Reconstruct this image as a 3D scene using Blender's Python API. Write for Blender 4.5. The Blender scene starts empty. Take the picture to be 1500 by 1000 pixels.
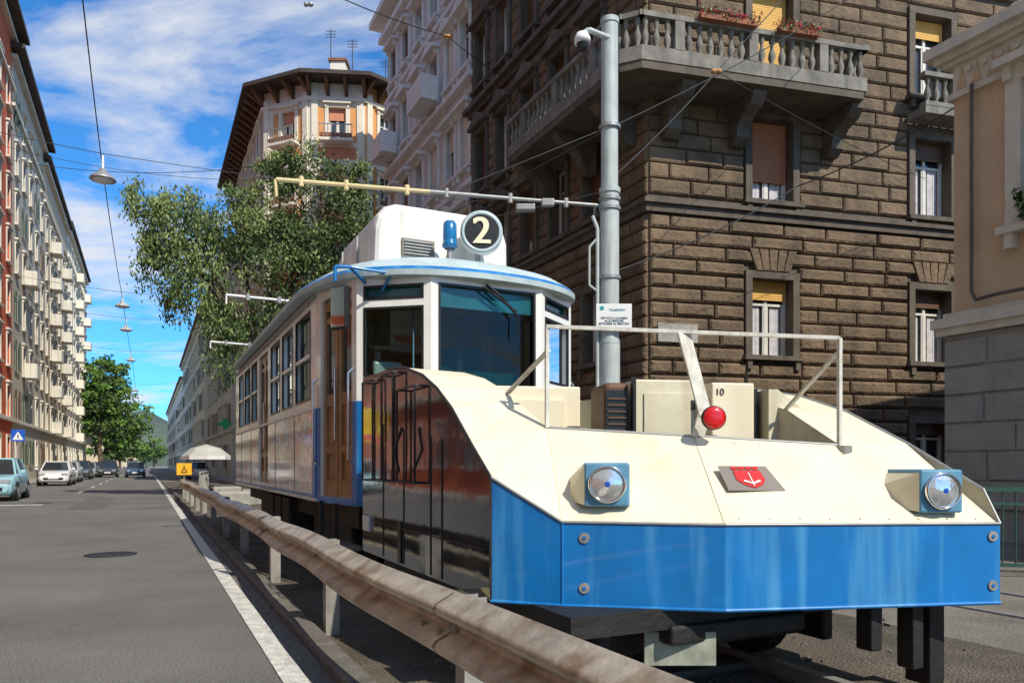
import bpy, math, random, bmesh
from mathutils import Vector, Matrix
random.seed(11)
scene=bpy.context.scene
A=math.radians(25.93); CA=math.cos(A); SA=math.sin(A)
ST=Matrix.Rotation(A,4,'Z')           # street frame -> world
def S2(x,y): return (x*CA-y*SA, x*SA+y*CA)
def S3(x,y,z): return Vector((x*CA-y*SA, x*SA+y*CA, z))

# ------------------------------------------------------------------ materials
def mat(name,col,rough=.7,metal=0.,var=.18,scale=1.5,bump=0.,bscale=30,streak=0.,scol=None,sscale=5,coat=0.,spec=.5,speck=0.,bdist=.03,patches=None,spots=0.):
    m=bpy.data.materials.new(name); m.use_nodes=True; nt=m.node_tree; N=nt.nodes; Lk=nt.links
    b=N['Principled BSDF']; b.inputs['Roughness'].default_value=rough; b.inputs['Metallic'].default_value=metal
    b.inputs['Specular IOR Level'].default_value=spec
    if coat: b.inputs['Coat Weight'].default_value=coat; b.inputs['Coat Roughness'].default_value=.06
    tc=N.new('ShaderNodeTexCoord')
    n=N.new('ShaderNodeTexNoise'); n.inputs['Scale'].default_value=scale; n.inputs['Detail'].default_value=4; n.inputs['Roughness'].default_value=.65
    Lk.new(tc.outputs['Object'],n.inputs['Vector'])
    r=N.new('ShaderNodeValToRGB'); r.color_ramp.elements[0].position=.3; r.color_ramp.elements[1].position=.7
    lo=[c*(1-var) for c in col]; hi=[min(1,c*(1+var)) for c in col]
    r.color_ramp.elements[0].color=(*lo,1); r.color_ramp.elements[1].color=(*hi,1)
    Lk.new(n.outputs['Fac'],r.inputs['Fac']); out=r.outputs['Color']
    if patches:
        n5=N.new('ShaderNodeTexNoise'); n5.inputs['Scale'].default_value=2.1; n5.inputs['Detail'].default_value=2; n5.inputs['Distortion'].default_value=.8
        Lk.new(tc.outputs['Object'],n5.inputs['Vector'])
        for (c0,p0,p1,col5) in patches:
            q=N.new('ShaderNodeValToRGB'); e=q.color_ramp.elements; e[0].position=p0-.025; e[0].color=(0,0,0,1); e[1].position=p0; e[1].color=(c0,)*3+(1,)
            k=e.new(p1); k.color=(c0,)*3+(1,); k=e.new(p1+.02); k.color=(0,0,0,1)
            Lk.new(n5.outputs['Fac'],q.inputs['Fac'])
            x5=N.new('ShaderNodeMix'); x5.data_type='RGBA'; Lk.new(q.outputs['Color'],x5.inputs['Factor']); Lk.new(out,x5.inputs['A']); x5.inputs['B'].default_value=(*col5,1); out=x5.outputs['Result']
    if streak:
        mp=N.new('ShaderNodeMapping'); mp.inputs['Scale'].default_value=(sscale,sscale,sscale*.07)
        Lk.new(tc.outputs['Object'],mp.inputs['Vector'])
        n2=N.new('ShaderNodeTexNoise'); n2.inputs['Scale'].default_value=1; n2.inputs['Detail'].default_value=4
        Lk.new(mp.outputs['Vector'],n2.inputs['Vector'])
        r2=N.new('ShaderNodeValToRGB'); r2.color_ramp.elements[0].position=.5; r2.color_ramp.elements[1].position=.75
        r2.color_ramp.elements[0].color=(0,0,0,1); r2.color_ramp.elements[1].color=(streak,)*3+(1,)
        Lk.new(n2.outputs['Fac'],r2.inputs['Fac'])
        mx=N.new('ShaderNodeMix'); mx.data_type='RGBA'
        Lk.new(r2.outputs['Color'],mx.inputs['Factor']); Lk.new(out,mx.inputs['A'])
        sc=scol or [c*.35 for c in col]; mx.inputs['B'].default_value=(*sc,1); out=mx.outputs['Result']
    if spots:      # small chips and grime marks
        n6=N.new('ShaderNodeTexNoise'); n6.inputs['Scale'].default_value=13; n6.inputs['Detail'].default_value=5; n6.inputs['Roughness'].default_value=.7
        Lk.new(tc.outputs['Object'],n6.inputs['Vector'])
        r6=N.new('ShaderNodeValToRGB'); r6.color_ramp.elements[0].position=.62; r6.color_ramp.elements[1].position=.74
        r6.color_ramp.elements[0].color=(0,0,0,1); r6.color_ramp.elements[1].color=(spots,)*3+(1,)
        Lk.new(n6.outputs['Fac'],r6.inputs['Fac'])
        x6=N.new('ShaderNodeMix'); x6.data_type='RGBA'; Lk.new(r6.outputs['Color'],x6.inputs['Factor']); Lk.new(out,x6.inputs['A'])
        x6.inputs['B'].default_value=(*[c*.42+.03 for c in col],1); out=x6.outputs['Result']
    if speck:
        n4=N.new('ShaderNodeTexNoise'); n4.inputs['Scale'].default_value=70; n4.inputs['Detail'].default_value=2
        Lk.new(tc.outputs['Object'],n4.inputs['Vector'])
        mr=N.new('ShaderNodeMapRange'); mr.inputs['From Min'].default_value=.3; mr.inputs['From Max'].default_value=.7
        mr.inputs['To Min'].default_value=1-speck; mr.inputs['To Max'].default_value=1+speck
        Lk.new(n4.outputs['Fac'],mr.inputs['Value'])
        vm=N.new('ShaderNodeVectorMath'); vm.operation='SCALE'
        Lk.new(out,vm.inputs[0]); Lk.new(mr.outputs['Result'],vm.inputs['Scale']); out=vm.outputs['Vector']
    Lk.new(out,b.inputs['Base Color'])
    if bump:
        n3=N.new('ShaderNodeTexNoise'); n3.inputs['Scale'].default_value=bscale; n3.inputs['Detail'].default_value=3
        Lk.new(tc.outputs['Object'],n3.inputs['Vector'])
        bp=N.new('ShaderNodeBump'); bp.inputs['Strength'].default_value=bump; bp.inputs['Distance'].default_value=bdist
        Lk.new(n3.outputs['Fac'],bp.inputs['Height']); Lk.new(bp.outputs['Normal'],b.inputs['Normal'])
    return m
def clearglass(name,tint,fac=.08):
    m=bpy.data.materials.new(name); m.use_nodes=True; nt=m.node_tree; N=nt.nodes; N.clear()
    o=N.new('ShaderNodeOutputMaterial'); t=N.new('ShaderNodeBsdfTransparent'); t.inputs['Color'].default_value=(*tint,1)
    g=N.new('ShaderNodeBsdfGlossy'); g.inputs['Roughness'].default_value=.02; g.inputs['Color'].default_value=(.9,.95,1,1)
    f=N.new('ShaderNodeFresnel'); f.inputs['IOR'].default_value=1.42
    a=N.new('ShaderNodeMath'); a.operation='ADD'; a.use_clamp=True; a.inputs[1].default_value=fac
    x=N.new('ShaderNodeMixShader'); L=nt.links
    L.new(f.outputs[0],a.inputs[0]); L.new(a.outputs[0],x.inputs[0]); L.new(t.outputs[0],x.inputs[1]); L.new(g.outputs[0],x.inputs[2]); L.new(x.outputs[0],o.inputs[0])
    return m
GLASS=mat('window_glass',(.025,.032,.038),rough=.06,var=.5,scale=.6,spec=.9)
CAB=clearglass('cab_glass',(.66,.82,.76),.0)
TINT=mat('tinted_glass',(.01,.09,.11),rough=.08,var=.3,spec=.8)
WFRAME=mat('white_frame',(.62,.6,.55),rough=.5)
CREAM=mat('cream_paint',(.78,.71,.53),rough=.45,var=.07,scale=1.6,streak=.45,scol=(.56,.46,.30),sscale=3,bump=.06,bscale=8,spots=.35)
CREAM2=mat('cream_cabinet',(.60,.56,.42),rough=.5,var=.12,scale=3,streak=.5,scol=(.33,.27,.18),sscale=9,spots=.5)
TWHITE=mat('tram_white',(.82,.81,.77),rough=.22,var=.06,scale=3,streak=.35,scol=(.48,.43,.37),sscale=6,coat=.6,bump=.03,bscale=4,spots=.2)
TREFL=mat('tram_side_reflections',(.84,.83,.80),rough=.18,var=.08,scale=3,streak=.3,scol=(.5,.46,.42),sscale=6,coat=.8,bump=.06,bscale=3,
   patches=((.85,.39,.44,(.68,.09,.04)),(.75,.53,.57,(.05,.27,.55)),(.8,.61,.66,(.68,.14,.06)),(.6,.32,.36,(.1,.1,.12))))  # coloured street reflections painted into the white side as patches
BLUE=mat('tram_blue',(.003,.16,.47),rough=.38,var=.16,scale=3,streak=.65,scol=(.12,.40,.66),sscale=8,coat=.2,bump=.04,bscale=5,spots=.3)
NAVY=mat('glossy_side_panel',(.085,.10,.13),rough=.07,metal=.75,var=.2,scale=2,coat=.8,bump=.14,bscale=2.4,bdist=.05)
ROOFB=mat('roof_paleblue',(.46,.57,.60),rough=.5,var=.12,scale=3,streak=.35,scol=(.27,.29,.27),spots=.3)
FAIR=mat('fairing_white',(.74,.73,.70),rough=.45,var=.08,scale=3,streak=.5,scol=(.42,.38,.33),sscale=7,spots=.3)
DARK=mat('dark_metal',(.014,.013,.012),rough=.6,var=.4,scale=6,bump=.2)
BLACK=mat('black_trim',(.015,.015,.016),rough=.35)
STEEL=mat('steel_grey',(.32,.33,.33),rough=.45,metal=.4,var=.15,scale=8)
POLEM=mat('pole_paint',(.42,.47,.47),rough=.55,var=.12,scale=3,streak=.55,scol=(.2,.2,.18),sscale=12,bump=.1,bscale=20,spots=.5)
WOOD=mat('door_wood',(.28,.15,.055),rough=.4,var=.3,scale=5,streak=.5,sscale=25,coat=.3)
CHROME=mat('chrome',(.8,.8,.8),rough=.12,metal=1.)
LENS=mat('lamp_lens',(.75,.78,.8),rough=.1,metal=.75,var=.15,scale=12,bump=.12,bscale=35)
RED=mat('signal_red',(.62,.008,.012),rough=.18,var=.12,scale=40,bump=.12,bscale=80,coat=.5)
REDP=mat('red_paint',(.55,.02,.02),rough=.5,spots=.3)
WHITEP=mat('white_sign',(.75,.76,.76),rough=.45,var=.05)
BLACKP=mat('black_sign',(.012,.012,.012),rough=.4)
IVORY=mat('ivory_numeral',(.8,.74,.52),rough=.4,var=.05)
BLAMP=mat('blue_beacon',(.01,.16,.4),rough=.15,var=.2,coat=.6)
RUST=mat('guardrail_steel',(.50,.43,.33),rough=.42,metal=.35,var=.35,scale=5,streak=.85,scol=(.22,.13,.06),sscale=7,bump=.2,bscale=18,spots=.8)
GALV=mat('galvanised_post',(.30,.29,.27),rough=.6,metal=.2,var=.3,scale=5,streak=.5,scol=(.15,.09,.05),spots=.5)
YEL=mat('yellow_arm',(.62,.52,.28),rough=.5,var=.15,scale=4)
YSIGN=mat('yellow_sign',(.8,.42,.01),rough=.5,var=.08)
WIRE=mat('wire',(.03,.03,.03),rough=.5)
ASPH=mat('asphalt',(.145,.142,.134),rough=.88,var=.26,scale=.45,bump=.5,bscale=160,speck=.5,spots=.12)
PATCH=mat('asphalt_patch',(.118,.116,.112),rough=.9,var=.2,scale=.8,bump=.5,bscale=160,speck=.4)
LINE=mat('road_paint',(.55,.54,.5),rough=.7,var=.35,scale=9,bump=.2,bscale=120,speck=.3,spots=.7)
PAVE=mat('pavement_stone',(.29,.275,.25),rough=.85,var=.18,scale=1,bump=.3,bscale=40,speck=.2)
TPAVE=mat('track_paving',(.17,.155,.13),rough=.9,var=.35,scale=.9,bump=.5,bscale=40,speck=.4,spots=.4)
BED=mat('track_bed_gravel',(.11,.092,.07),rough=.95,var=.45,scale=1.3,bump=1,bscale=50,speck=.6)
GROUND=mat('ground_dirt',(.2,.185,.16),rough=.95,var=.25,scale=.5,bump=.6,bscale=50,speck=.4)
KERB=mat('kerb_stone',(.13,.12,.105),rough=.9,var=.3,scale=4,bump=.4)
RUBB=mat('concrete_block',(.33,.32,.29),rough=.9,var=.25,scale=4,bump=.4)
DSTONE=mat('brown_stone',(.145,.10,.060),rough=.85,var=.45,scale=.9,streak=.6,scol=(.045,.034,.026),sscale=2.2,bump=.9,bscale=9,bdist=.05)
DTRIM=mat('brown_stone_trim',(.105,.085,.064),rough=.85,var=.3,scale=2,streak=.6,scol=(.035,.03,.026),sscale=3,bump=.35,bscale=18)
BALS=mat('grey_stone_balcony',(.19,.178,.155),rough=.85,var=.35,scale=2,streak=.7,scol=(.06,.055,.048),sscale=4,bump=.3,bscale=18)
GREYW=mat('grey_stucco',(.56,.55,.52),rough=.85,var=.14,scale=1.2,streak=.35,scol=(.3,.28,.25),bump=.2)
GREYT=mat('grey_trim',(.72,.71,.68),rough=.8,var=.1,scale=3,streak=.3,scol=(.36,.34,.3))
TANW=mat('tan_stucco',(.60,.43,.27),rough=.85,var=.1,scale=1.5,streak=.22,scol=(.4,.29,.19),sscale=2,bump=.15,bscale=40)
TANT=mat('cream_moulding',(.66,.60,.49),rough=.8,var=.12,scale=3,streak=.35,scol=(.4,.35,.28),bump=.2)
PLINTH=mat('plinth_stone',(.33,.315,.285),rough=.9,var=.15,scale=2,streak=.4,scol=(.22,.2,.17),bump=.6,bscale=35)
IVW=mat('ivory_stucco',(.76,.71,.6),rough=.85,var=.08,scale=1,streak=.3,scol=(.5,.44,.35))
ORW=mat('orange_stucco',(.68,.33,.12),rough=.85,var=.12,scale=1,streak=.2)
SALM=mat('salmon_stucco',(.62,.27,.16),rough=.85,var=.12,scale=1)
REDW=mat('red_stucco',(.60,.11,.03),rough=.85,var=.12,scale=.6,streak=.25)
BEIGE=mat('beige_stucco',(.52,.46,.36),rough=.85,var=.14,scale=.6,streak=.4)
BEIGE2=mat('pale_stucco',(.64,.60,.51),rough=.85,var=.12,scale=.5,streak=.4)
BEIGE3=mat('ochre_stucco',(.54,.44,.30),rough=.85,var=.14,scale=.6,streak=.35)
ROOFT=mat('roof_dark',(.06,.045,.038),rough=.85,var=.3,scale=2)
TILE=mat('roof_tile',(.25,.1,.05),rough=.85,var=.3,scale=2)
BLINDO=mat('orange_blind',(.42,.16,.07),rough=.7,var=.12,scale=2)
BLINDY=mat('yellow_blind',(.66,.38,.09),rough=.7,var=.1,scale=2)
CURT=mat('curtain',(.5,.48,.5),rough=.9,var=.2,scale=6)
SHUT=mat('brown_shutter',(.12,.06,.03),rough=.6)
SHUTG=mat('green_shutter',(.04,.09,.06),rough=.6)
SHUTR=mat('red_shutter',(.5,.09,.03),rough=.6)
BARK=mat('bark',(.11,.085,.06),rough=.95,var=.4,scale=8,bump=.8,bscale=20)
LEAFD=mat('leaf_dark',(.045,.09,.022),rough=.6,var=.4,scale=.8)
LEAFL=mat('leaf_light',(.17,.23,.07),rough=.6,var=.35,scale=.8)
LEAFB=mat('leaf_street',(.11,.21,.03),rough=.6,var=.35,scale=.3)
TYRE=mat('tyre',(.015,.015,.015),rough=.85)
GREENF=mat('green_fence',(.025,.08,.06),rough=.5)
SIGNB=mat('sign_blue',(.01,.09,.5),rough=.4)
CROSSG=mat('pharmacy_green',(.01,.5,.15),rough=.4)
PINK=mat('banner_pink',(.7,.08,.12),rough=.6)
BANY=mat('banner_yellow',(.8,.62,.02),rough=.6)

# ------------------------------------------------------------------ mesh builder
class MB:
    def __init__(s,name,M=None):
        s.name=name; s.v=[]; s.f=[]; s.mi=[]; s.sm=[]; s.mats=[]; s.M=M if M else Matrix.Identity(4)
    def add(s,vs,fs,mt,smooth=False,M=None):
        T=s.M@M if M is not None else s.M
        b=len(s.v); s.v+=[T@Vector(p) for p in vs]
        if mt not in s.mats: s.mats.append(mt)
        k=s.mats.index(mt)
        for f in fs: s.f.append([i+b for i in f]); s.mi.append(k); s.sm.append(smooth)
    def box(s,a,b,mt,M=None):
        x0,y0,z0=a; x1,y1,z1=b
        s.add([(x0,y0,z0),(x1,y0,z0),(x1,y1,z0),(x0,y1,z0),(x0,y0,z1),(x1,y0,z1),(x1,y1,z1),(x0,y1,z1)],
              [(3,2,1,0),(4,5,6,7),(0,1,5,4),(1,2,6,5),(2,3,7,6),(3,0,4,7)],mt,False,M)
    def bbox(s,a,b,mt,r=.02,M=None):   # box with rounded edges
        x0,y0,z0=a; x1,y1,z1=b
        bm=bmesh.new(); bmesh.ops.create_cube(bm,size=1)
        for v in bm.verts: v.co=Vector(((x0+x1)/2+v.co.x*(x1-x0),(y0+y1)/2+v.co.y*(y1-y0),(z0+z1)/2+v.co.z*(z1-z0)))
        bmesh.ops.bevel(bm,geom=bm.edges[:],offset=r,segments=3,affect='EDGES',profile=.5)
        bm.verts.index_update(); s.add([v.co.copy() for v in bm.verts],[[v.index for v in f.verts] for f in bm.faces],mt,False,M); bm.free()
    def poly(s,vs,mt,M=None): s.add(vs,[tuple(range(len(vs)))],mt,False,M)
    def prism(s,pts,z0,z1,mt,M=None):
        n=len(pts); s.add([(p[0],p[1],z0) for p in pts]+[(p[0],p[1],z1) for p in pts],
            [tuple(reversed(range(n))),tuple(range(n,2*n))]+[(i,(i+1)%n,n+(i+1)%n,n+i) for i in range(n)],mt,False,M)
    def cyl(s,p0,p1,r0,mt,r1=None,n=12,M=None,cap=True):
        r1=r0 if r1 is None else r1; p0=Vector(p0); p1=Vector(p1); d=(p1-p0)
        if d.length<1e-6: return
        d.normalize(); u=d.orthogonal().normalized(); w=d.cross(u); vs=[]
        for p,r in ((p0,r0),(p1,r1)):
            for i in range(n):
                a=2*math.pi*i/n; vs.append(p+u*math.cos(a)*r+w*math.sin(a)*r)
        s.add(vs,[(i,(i+1)%n,n+(i+1)%n,n+i) for i in range(n)],mt,True,M)
        if cap: s.add(vs,[tuple(reversed(range(n))),tuple(range(n,2*n))],mt,False,M)
    def tube(s,path,r,mt,n=6,M=None):
        for i in range(len(path)-1): s.cyl(path[i],path[i+1],r,mt,n=n,M=M)
    def lathe(s,prof,mt,n=16,M=None,smooth=True):
        vs=[];fs=[]
        for (r,z) in prof:
            for i in range(n):
                a=2*math.pi*i/n; vs.append((r*math.cos(a),r*math.sin(a),z))
        for k in range(len(prof)-1):
            for i in range(n): fs.append((k*n+i,k*n+(i+1)%n,(k+1)*n+(i+1)%n,(k+1)*n+i))
        s.add(vs,fs,mt,smooth,M)
    def text(s,txt,size,mt,M,extr=.004):
        cu=bpy.data.curves.new('t','FONT'); cu.body=txt; cu.size=size; cu.align_x='CENTER'; cu.align_y='CENTER'; cu.extrude=extr; cu.space_line=.95
        ob=bpy.data.objects.new('t',cu); scene.collection.objects.link(ob); bpy.context.view_layer.update()
        me=ob.evaluated_get(bpy.context.evaluated_depsgraph_get()).to_mesh()
        s.add([v.co.copy() for v in me.vertices],[tuple(p.vertices) for p in me.polygons],mt,False,M@Matrix.Rotation(math.pi/2,4,'X'))
        bpy.data.objects.remove(ob); bpy.data.curves.remove(cu)
    def done(s,recalc=True):
        xs=[p.x for p in s.v]; ys=[p.y for p in s.v]; zs=[p.z for p in s.v]
        o=Vector(((min(xs)+max(xs))/2,(min(ys)+max(ys))/2,min(zs)))
        me=bpy.data.meshes.new(s.name); me.from_pydata([tuple(p-o) for p in s.v],[],s.f)
        for m in s.mats: me.materials.append(m)
        me.polygons.foreach_set('material_index',s.mi); me.polygons.foreach_set('use_smooth',s.sm); me.update()
        if recalc:
            bm=bmesh.new(); bm.from_mesh(me); bmesh.ops.recalc_face_normals(bm,faces=bm.faces[:]); bm.to_mesh(me); bm.free()
        ob=bpy.data.objects.new(s.name,me); ob.location=o; scene.collection.objects.link(ob); return ob

def frameM(p0,p1,z=0):
    d=Vector((p1[0]-p0[0],p1[1]-p0[1],0)); L=d.length; d.normalize(); y=Vector((0,0,1)).cross(d)
    return Matrix(((d.x,y.x,0,p0[0]),(d.y,y.y,0,p0[1]),(0,0,1,z),(0,0,0,1))),L
def wallgrid(mb,M,L,z0,z1,ops,mf,depth,extra=()):
    us=sorted({0,L}|{o[0] for o in ops}|{o[1] for o in ops}); zs=sorted({z0,z1}|{o[2] for o in ops}|{o[3] for o in ops}|set(extra))
    for i in range(len(us)-1):
        for j in range(len(zs)-1):
            u=(us[i]+us[i+1])/2; z=(zs[j]+zs[j+1])/2
            if any(o[0]<u<o[1] and o[2]<z<o[3] for o in ops): continue
            mb.poly([(us[i],0,zs[j]),(us[i+1],0,zs[j]),(us[i+1],0,zs[j+1]),(us[i],0,zs[j+1])],mf(u,z),M)
    for o in ops:
        u0,u1,a,b=o[:4]; m=mf((u0+u1)/2,(a+b)/2)
        for q in ([(u0,0,a),(u0,0,b),(u0,depth,b),(u0,depth,a)],[(u1,0,a),(u1,0,b),(u1,depth,b),(u1,depth,a)],
                  [(u0,0,a),(u1,0,a),(u1,depth,a),(u0,depth,a)],[(u0,0,b),(u1,0,b),(u1,depth,b),(u0,depth,b)]): mb.poly(q,m,M)
def window(mb,M,u0,u1,a,b,dp,kind='plain',frame=None,shut=None,frac=.4,lod=0):
    frame=frame or WFRAME; t=.07; y0=dp-.07; y1=dp-.012
    mb.poly([(u0,dp,a),(u1,dp,a),(u1,dp,b),(u0,dp,b)],GLASS,M)
    mb.box((u0,y0,a),(u0+t,y1,b),frame,M); mb.box((u1-t,y0,a),(u1,y1,b),frame,M)
    mb.box((u0+t,y0,a),(u1-t,y1,a+t),frame,M); mb.box((u0+t,y0,b-t),(u1-t,y1,b),frame,M)
    c=(u0+u1)/2; mb.box((c-.04,y0-.004,a+t),(c+.04,y1,b-t),frame,M)
    if not lod:
        zt=a+(b-a)*.68; mb.box((u0+t,y0-.002,zt),(c-.04,y1,zt+.06),frame,M); mb.box((c+.04,y0-.002,zt),(u1-t,y1,zt+.06),frame,M)
        for sgn in (0,1):
            x0=u0+t if sgn==0 else c+.04; x1=c-.04 if sgn==0 else u1-t
            mb.box((x0,y0+.01,a+t),(x0+.04,y1,zt),frame,M); mb.box((x1-.04,y0+.01,a+t),(x1,y1,zt),frame,M)
    if kind=='blind':
        zb=b-(b-a)*frac; n=max(4,int((b-zb)/.06)) if not lod else 1
        for i in range(n):
            h=(b-zb)/n; mb.box((u0+.03,y0-.06,zb+i*h),(u1-.03,y0-.03,zb+i*h+h*(.86 if n>1 else 1)),shut,M)
        if n>1: mb.box((u0+.035,y0-.035,zb),(u1-.035,y0-.028,b),shut,M)
    elif kind=='open':
        w=(u1-u0)/2
        mb.box((u0-w*.95,-.12,a),(u0-.02,-.08,b),shut,M); mb.box((u1+.02,-.12,a),(u1+w*.95,-.08,b),shut,M)
    elif kind=='closed':
        mb.box((u0+.02,y0-.1,a),(c-.01,y0-.05,b),shut,M); mb.box((c+.01,y0-.1,a),(u1-.02,y0-.05,b),shut,M)
def surround(mb,M,u0,u1,a,b,tm,w=.17,pr=.07,hood=0,sill=1,ped=0):
    e=-.002
    mb.box((u0-w,-pr,a),(u0,e,b),tm,M); mb.box((u1,-pr,a),(u1+w,e,b),tm,M); mb.box((u0-w,-pr-.003,b),(u1+w,e,b+w),tm,M)
    if sill: mb.box((u0-w-.08,-pr-.12,a-.12),(u1+w+.08,e,a),tm,M)
    if sill>1:
        mb.box((u0-w+.02,-pr-.07,a-.36),(u0-w+.15,e,a-.12),tm,M); mb.box((u1+w-.15,-pr-.07,a-.36),(u1+w-.02,e,a-.12),tm,M)
    if hood:
        mb.box((u0-w-.1,-hood,b+w),(u1+w+.1,e,b+w+.13),tm,M)
        mb.box((u0-w,-hood*.6,b+w-.22),(u0-w+.13,-pr-.003,b+w),tm,M); mb.box((u1+w-.13,-hood*.6,b+w-.22),(u1+w,-pr-.003,b+w),tm,M)
    if ped:
        c=(u0+u1)/2; z=b+w+.13; p=[(u0-w-.1,z),(u1+w+.1,z),(c,z+.38)]
        mb.add([(q[0],-hood+.02,q[1]) for q in p]+[(q[0],e,q[1]) for q in p],[(0,1,2),(3,5,4),(0,1,4,3),(1,2,5,4),(2,0,3,5)],tm,False,M)
def rustic(mb,M,L,z0,z1,ex,mt,course=.42,blk=1.0,pr=.05,bev=.035,joint=.012):
    k=0; z=z0
    while z<z1-.1:
        zt=min(z+course,z1); iv=[(0,L)]
        for (a,b,c,d) in ex:
            if c<zt-.01 and d>z+.01:
                nv=[]
                for (p,q) in iv:
                    if b<=p or a>=q: nv.append((p,q))
                    else:
                        if a>p: nv.append((p,a))
                        if b<q: nv.append((b,q))
                iv=nv
        for (p,q) in iv:
            u=p; first=True
            while u<q-.02:
                w=blk*random.uniform(.8,1.25)*(.5 if (first and k%2) else 1); first=False
                e=min(u+w,q)
                if q-e<.3: e=q
                jit=random.uniform(-.012,.018); j=joint
                a0,a1,b0,b1=u+j,e-j,z+j,zt-j; s=bev
                if a1-a0>2.5*s:
                    h=pr*.65; s2=s*.3
                    mb.add([(a0,-.001,b0),(a1,-.001,b0),(a1,-.001,b1),(a0,-.001,b1),
                            (a0+s2,-h,b0+s2),(a1-s2,-h,b0+s2),(a1-s2,-h,b1-s2),(a0+s2,-h,b1-s2),
                            (a0+s,-pr-jit,b0+s),(a1-s,-pr-jit,b0+s),(a1-s,-pr-jit,b1-s),(a0+s,-pr-jit,b1-s)],
                       [(8,9,10,11),(0,1,5,4),(1,2,6,5),(2,3,7,6),(3,0,4,7),(4,5,9,8),(5,6,10,9),(6,7,11,10),(7,4,8,11)],mt,False,M)
                u=e
        z=zt; k+=1
def offset(pts,d):
    n=len(pts); out=[]
    for i in range(n):
        a=Vector(pts[i-1]); b=Vector(pts[i]); c=Vector(pts[(i+1)%n])
        d1=(b-a).normalized(); d2=(c-b).normalized(); n1=Vector((d1.y,-d1.x)); n2=Vector((d2.y,-d2.x))
        t=n1.dot(n2); m=(n1+n2)/(1+t); out.append(tuple(b+m*d))
    return out
def building(name,pts,H,floors,cols,wall,trim,shuts,kinds=('plain',),ww=1.05,dp=.25,cors=(),lod=0,roof=None,ground=None,hood=.22,peds=(),balc=None,mf=None,sills=1,fr=None,roofh=1.5,eave=.6,finish=True):
    mb=MB(name)
    for i,c in enumerate(cols):
        M,L=frameM(pts[i],pts[(i+1)%len(pts)])
        ops=[]
        if c:
            for fi,(a,b) in enumerate(floors):
                for u in c: ops.append((u-ww/2,u+ww/2,a,b,fi))
        f=mf or (lambda u,z:(ground[1] if ground and z<ground[0] else wall))
        wallgrid(mb,M,L,0,H,ops,f,dp,extra=(ground[0],) if ground else ())
        for o in ops:
            kd=random.choice(kinds); fi=o[4]
            window(mb,M,o[0],o[1],o[2],o[3],dp,kd,frame=fr,shut=random.choice(shuts),frac=random.choice((.25,.4,.6,1.)),lod=lod)
            if kd!='open' : surround(mb,M,o[0],o[1],o[2],o[3],trim,hood=hood if fi>0 else 0,ped=(fi in peds),sill=sills)
            else: mb.box((o[0]-.1,-.1,o[2]-.1),(o[1]+.1,-.002,o[2]),trim,M)
            if balc and balc(i,fi,o):
                mb.box((o[0]-.5,-.95,o[2]-.18),(o[1]+.5,-.19,o[2]-.02),trim,M)
                mb.box((o[0]-.5,-.95,o[2]-.02),(o[1]+.5,-.87,o[2]+.85),BEIGE2 if lod else trim,M)
                mb.box((o[0]-.5,-.87,o[2]-.02),(o[0]-.42,-.19,o[2]+.85),trim,M); mb.box((o[1]+.42,-.87,o[2]-.02),(o[1]+.5,-.19,o[2]+.85),trim,M)
    for (z,h,p) in cors: mb.prism(offset(pts,p),z,z+h,trim)
    mb.prism(offset(pts,eave),H,H+.3,roof or trim)
    c=sum((Vector(p) for p in pts),Vector((0,0)))/len(pts); n=len(pts); o=offset(pts,eave-.05)
    mb.add([(p[0],p[1],H+.3) for p in o]+[(p[0]+(c.x-p[0])*.7,p[1]+(c.y-p[1])*.7,H+.3+roofh) for p in o],[(i,(i+1)%n,n+(i+1)%n,n+i) for i in range(n)]+[tuple(range(n,2*n))],roof or TILE)
    return mb.done() if finish else mb
def baluster_run(mb,p0,p1,z,mt,h=.9,sp=.2):
    M,L=frameM(p0,p1,z)
    mb.box((0,-.11,0),(L,.11,.12),mt,M); mb.box((-.05,-.13,h-.12),(L+.05,.13,h),mt,M)
    n=max(2,int(L/sp))
    for i in range(n):
        u=(i+.5)*L/n
        if i%7==3: mb.box((u-.12,-.12,.12),(u+.12,.12,h-.12),mt,M); continue
        mb.lathe([(.065,.12),(.045,.18),(.09,.32),(.085,.4),(.04,.55),(.04,.62),(.07,.7),(.07,h-.12)],mt,n=8,M=M@Matrix.Translation((u,0,0)))

# ------------------------------------------------------------------ ground, road
def sheet(name,pts,z,mt):
    mb=MB(name); mb.poly([(p[0],p[1],z) for p in pts],mt); return mb.done(False)
R=lambda x0,x1,y0,y1:[S2(x0,y0),S2(x1,y0),S2(x1,y1),S2(x0,y1)]
sheet('ground',[(-1500,-1500),(1500,-1500),(1500,1500),(-1500,1500)],-.012,GROUND)
sheet('road',R(-6.3,.98,-30,420),.0,ASPH)
mb=MB('road_patch',ST)
for (x,y,w,l) in ((-4.9,9,1.1,6),(-2.0,24,.9,9)): mb.poly([(x,y,.004),(x+w,y,.004),(x+w,y+l,.004),(x,y+l,.004)],PATCH)
mb.done(False)
mb=MB('road_marking',ST)
mb.poly([(.70,-5,.008),(.84,-5,.008),(.84,120,.008),(.70,120,.008)],LINE)
for y in range(38,150,8): mb.poly([(-2.75,y,.008),(-2.62,y,.008),(-2.62,y+3,.008),(-2.75,y+3,.008)],LINE)
for y in (27,52): mb.poly([(-6.1,y,.008),(-2.9,y,.008),(-2.9,y+.5,.008),(-6.1,y+.5,.008)],LINE)
mb.done(False)
mb=MB('manhole_cover',ST); mb.lathe([(.33,.004),(.33,.010),(.30,.010),(.29,.007),(0,.007)],DARK,n=28,M=Matrix.Translation((-.45,11.8,0))); mb.done()
mb=MB('kerb',ST)
y=-8
while y<60: mb.bbox((.98,y,-.01),(1.13,y+.985,.07),KERB,.015); y+=1
mb.done()
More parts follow.
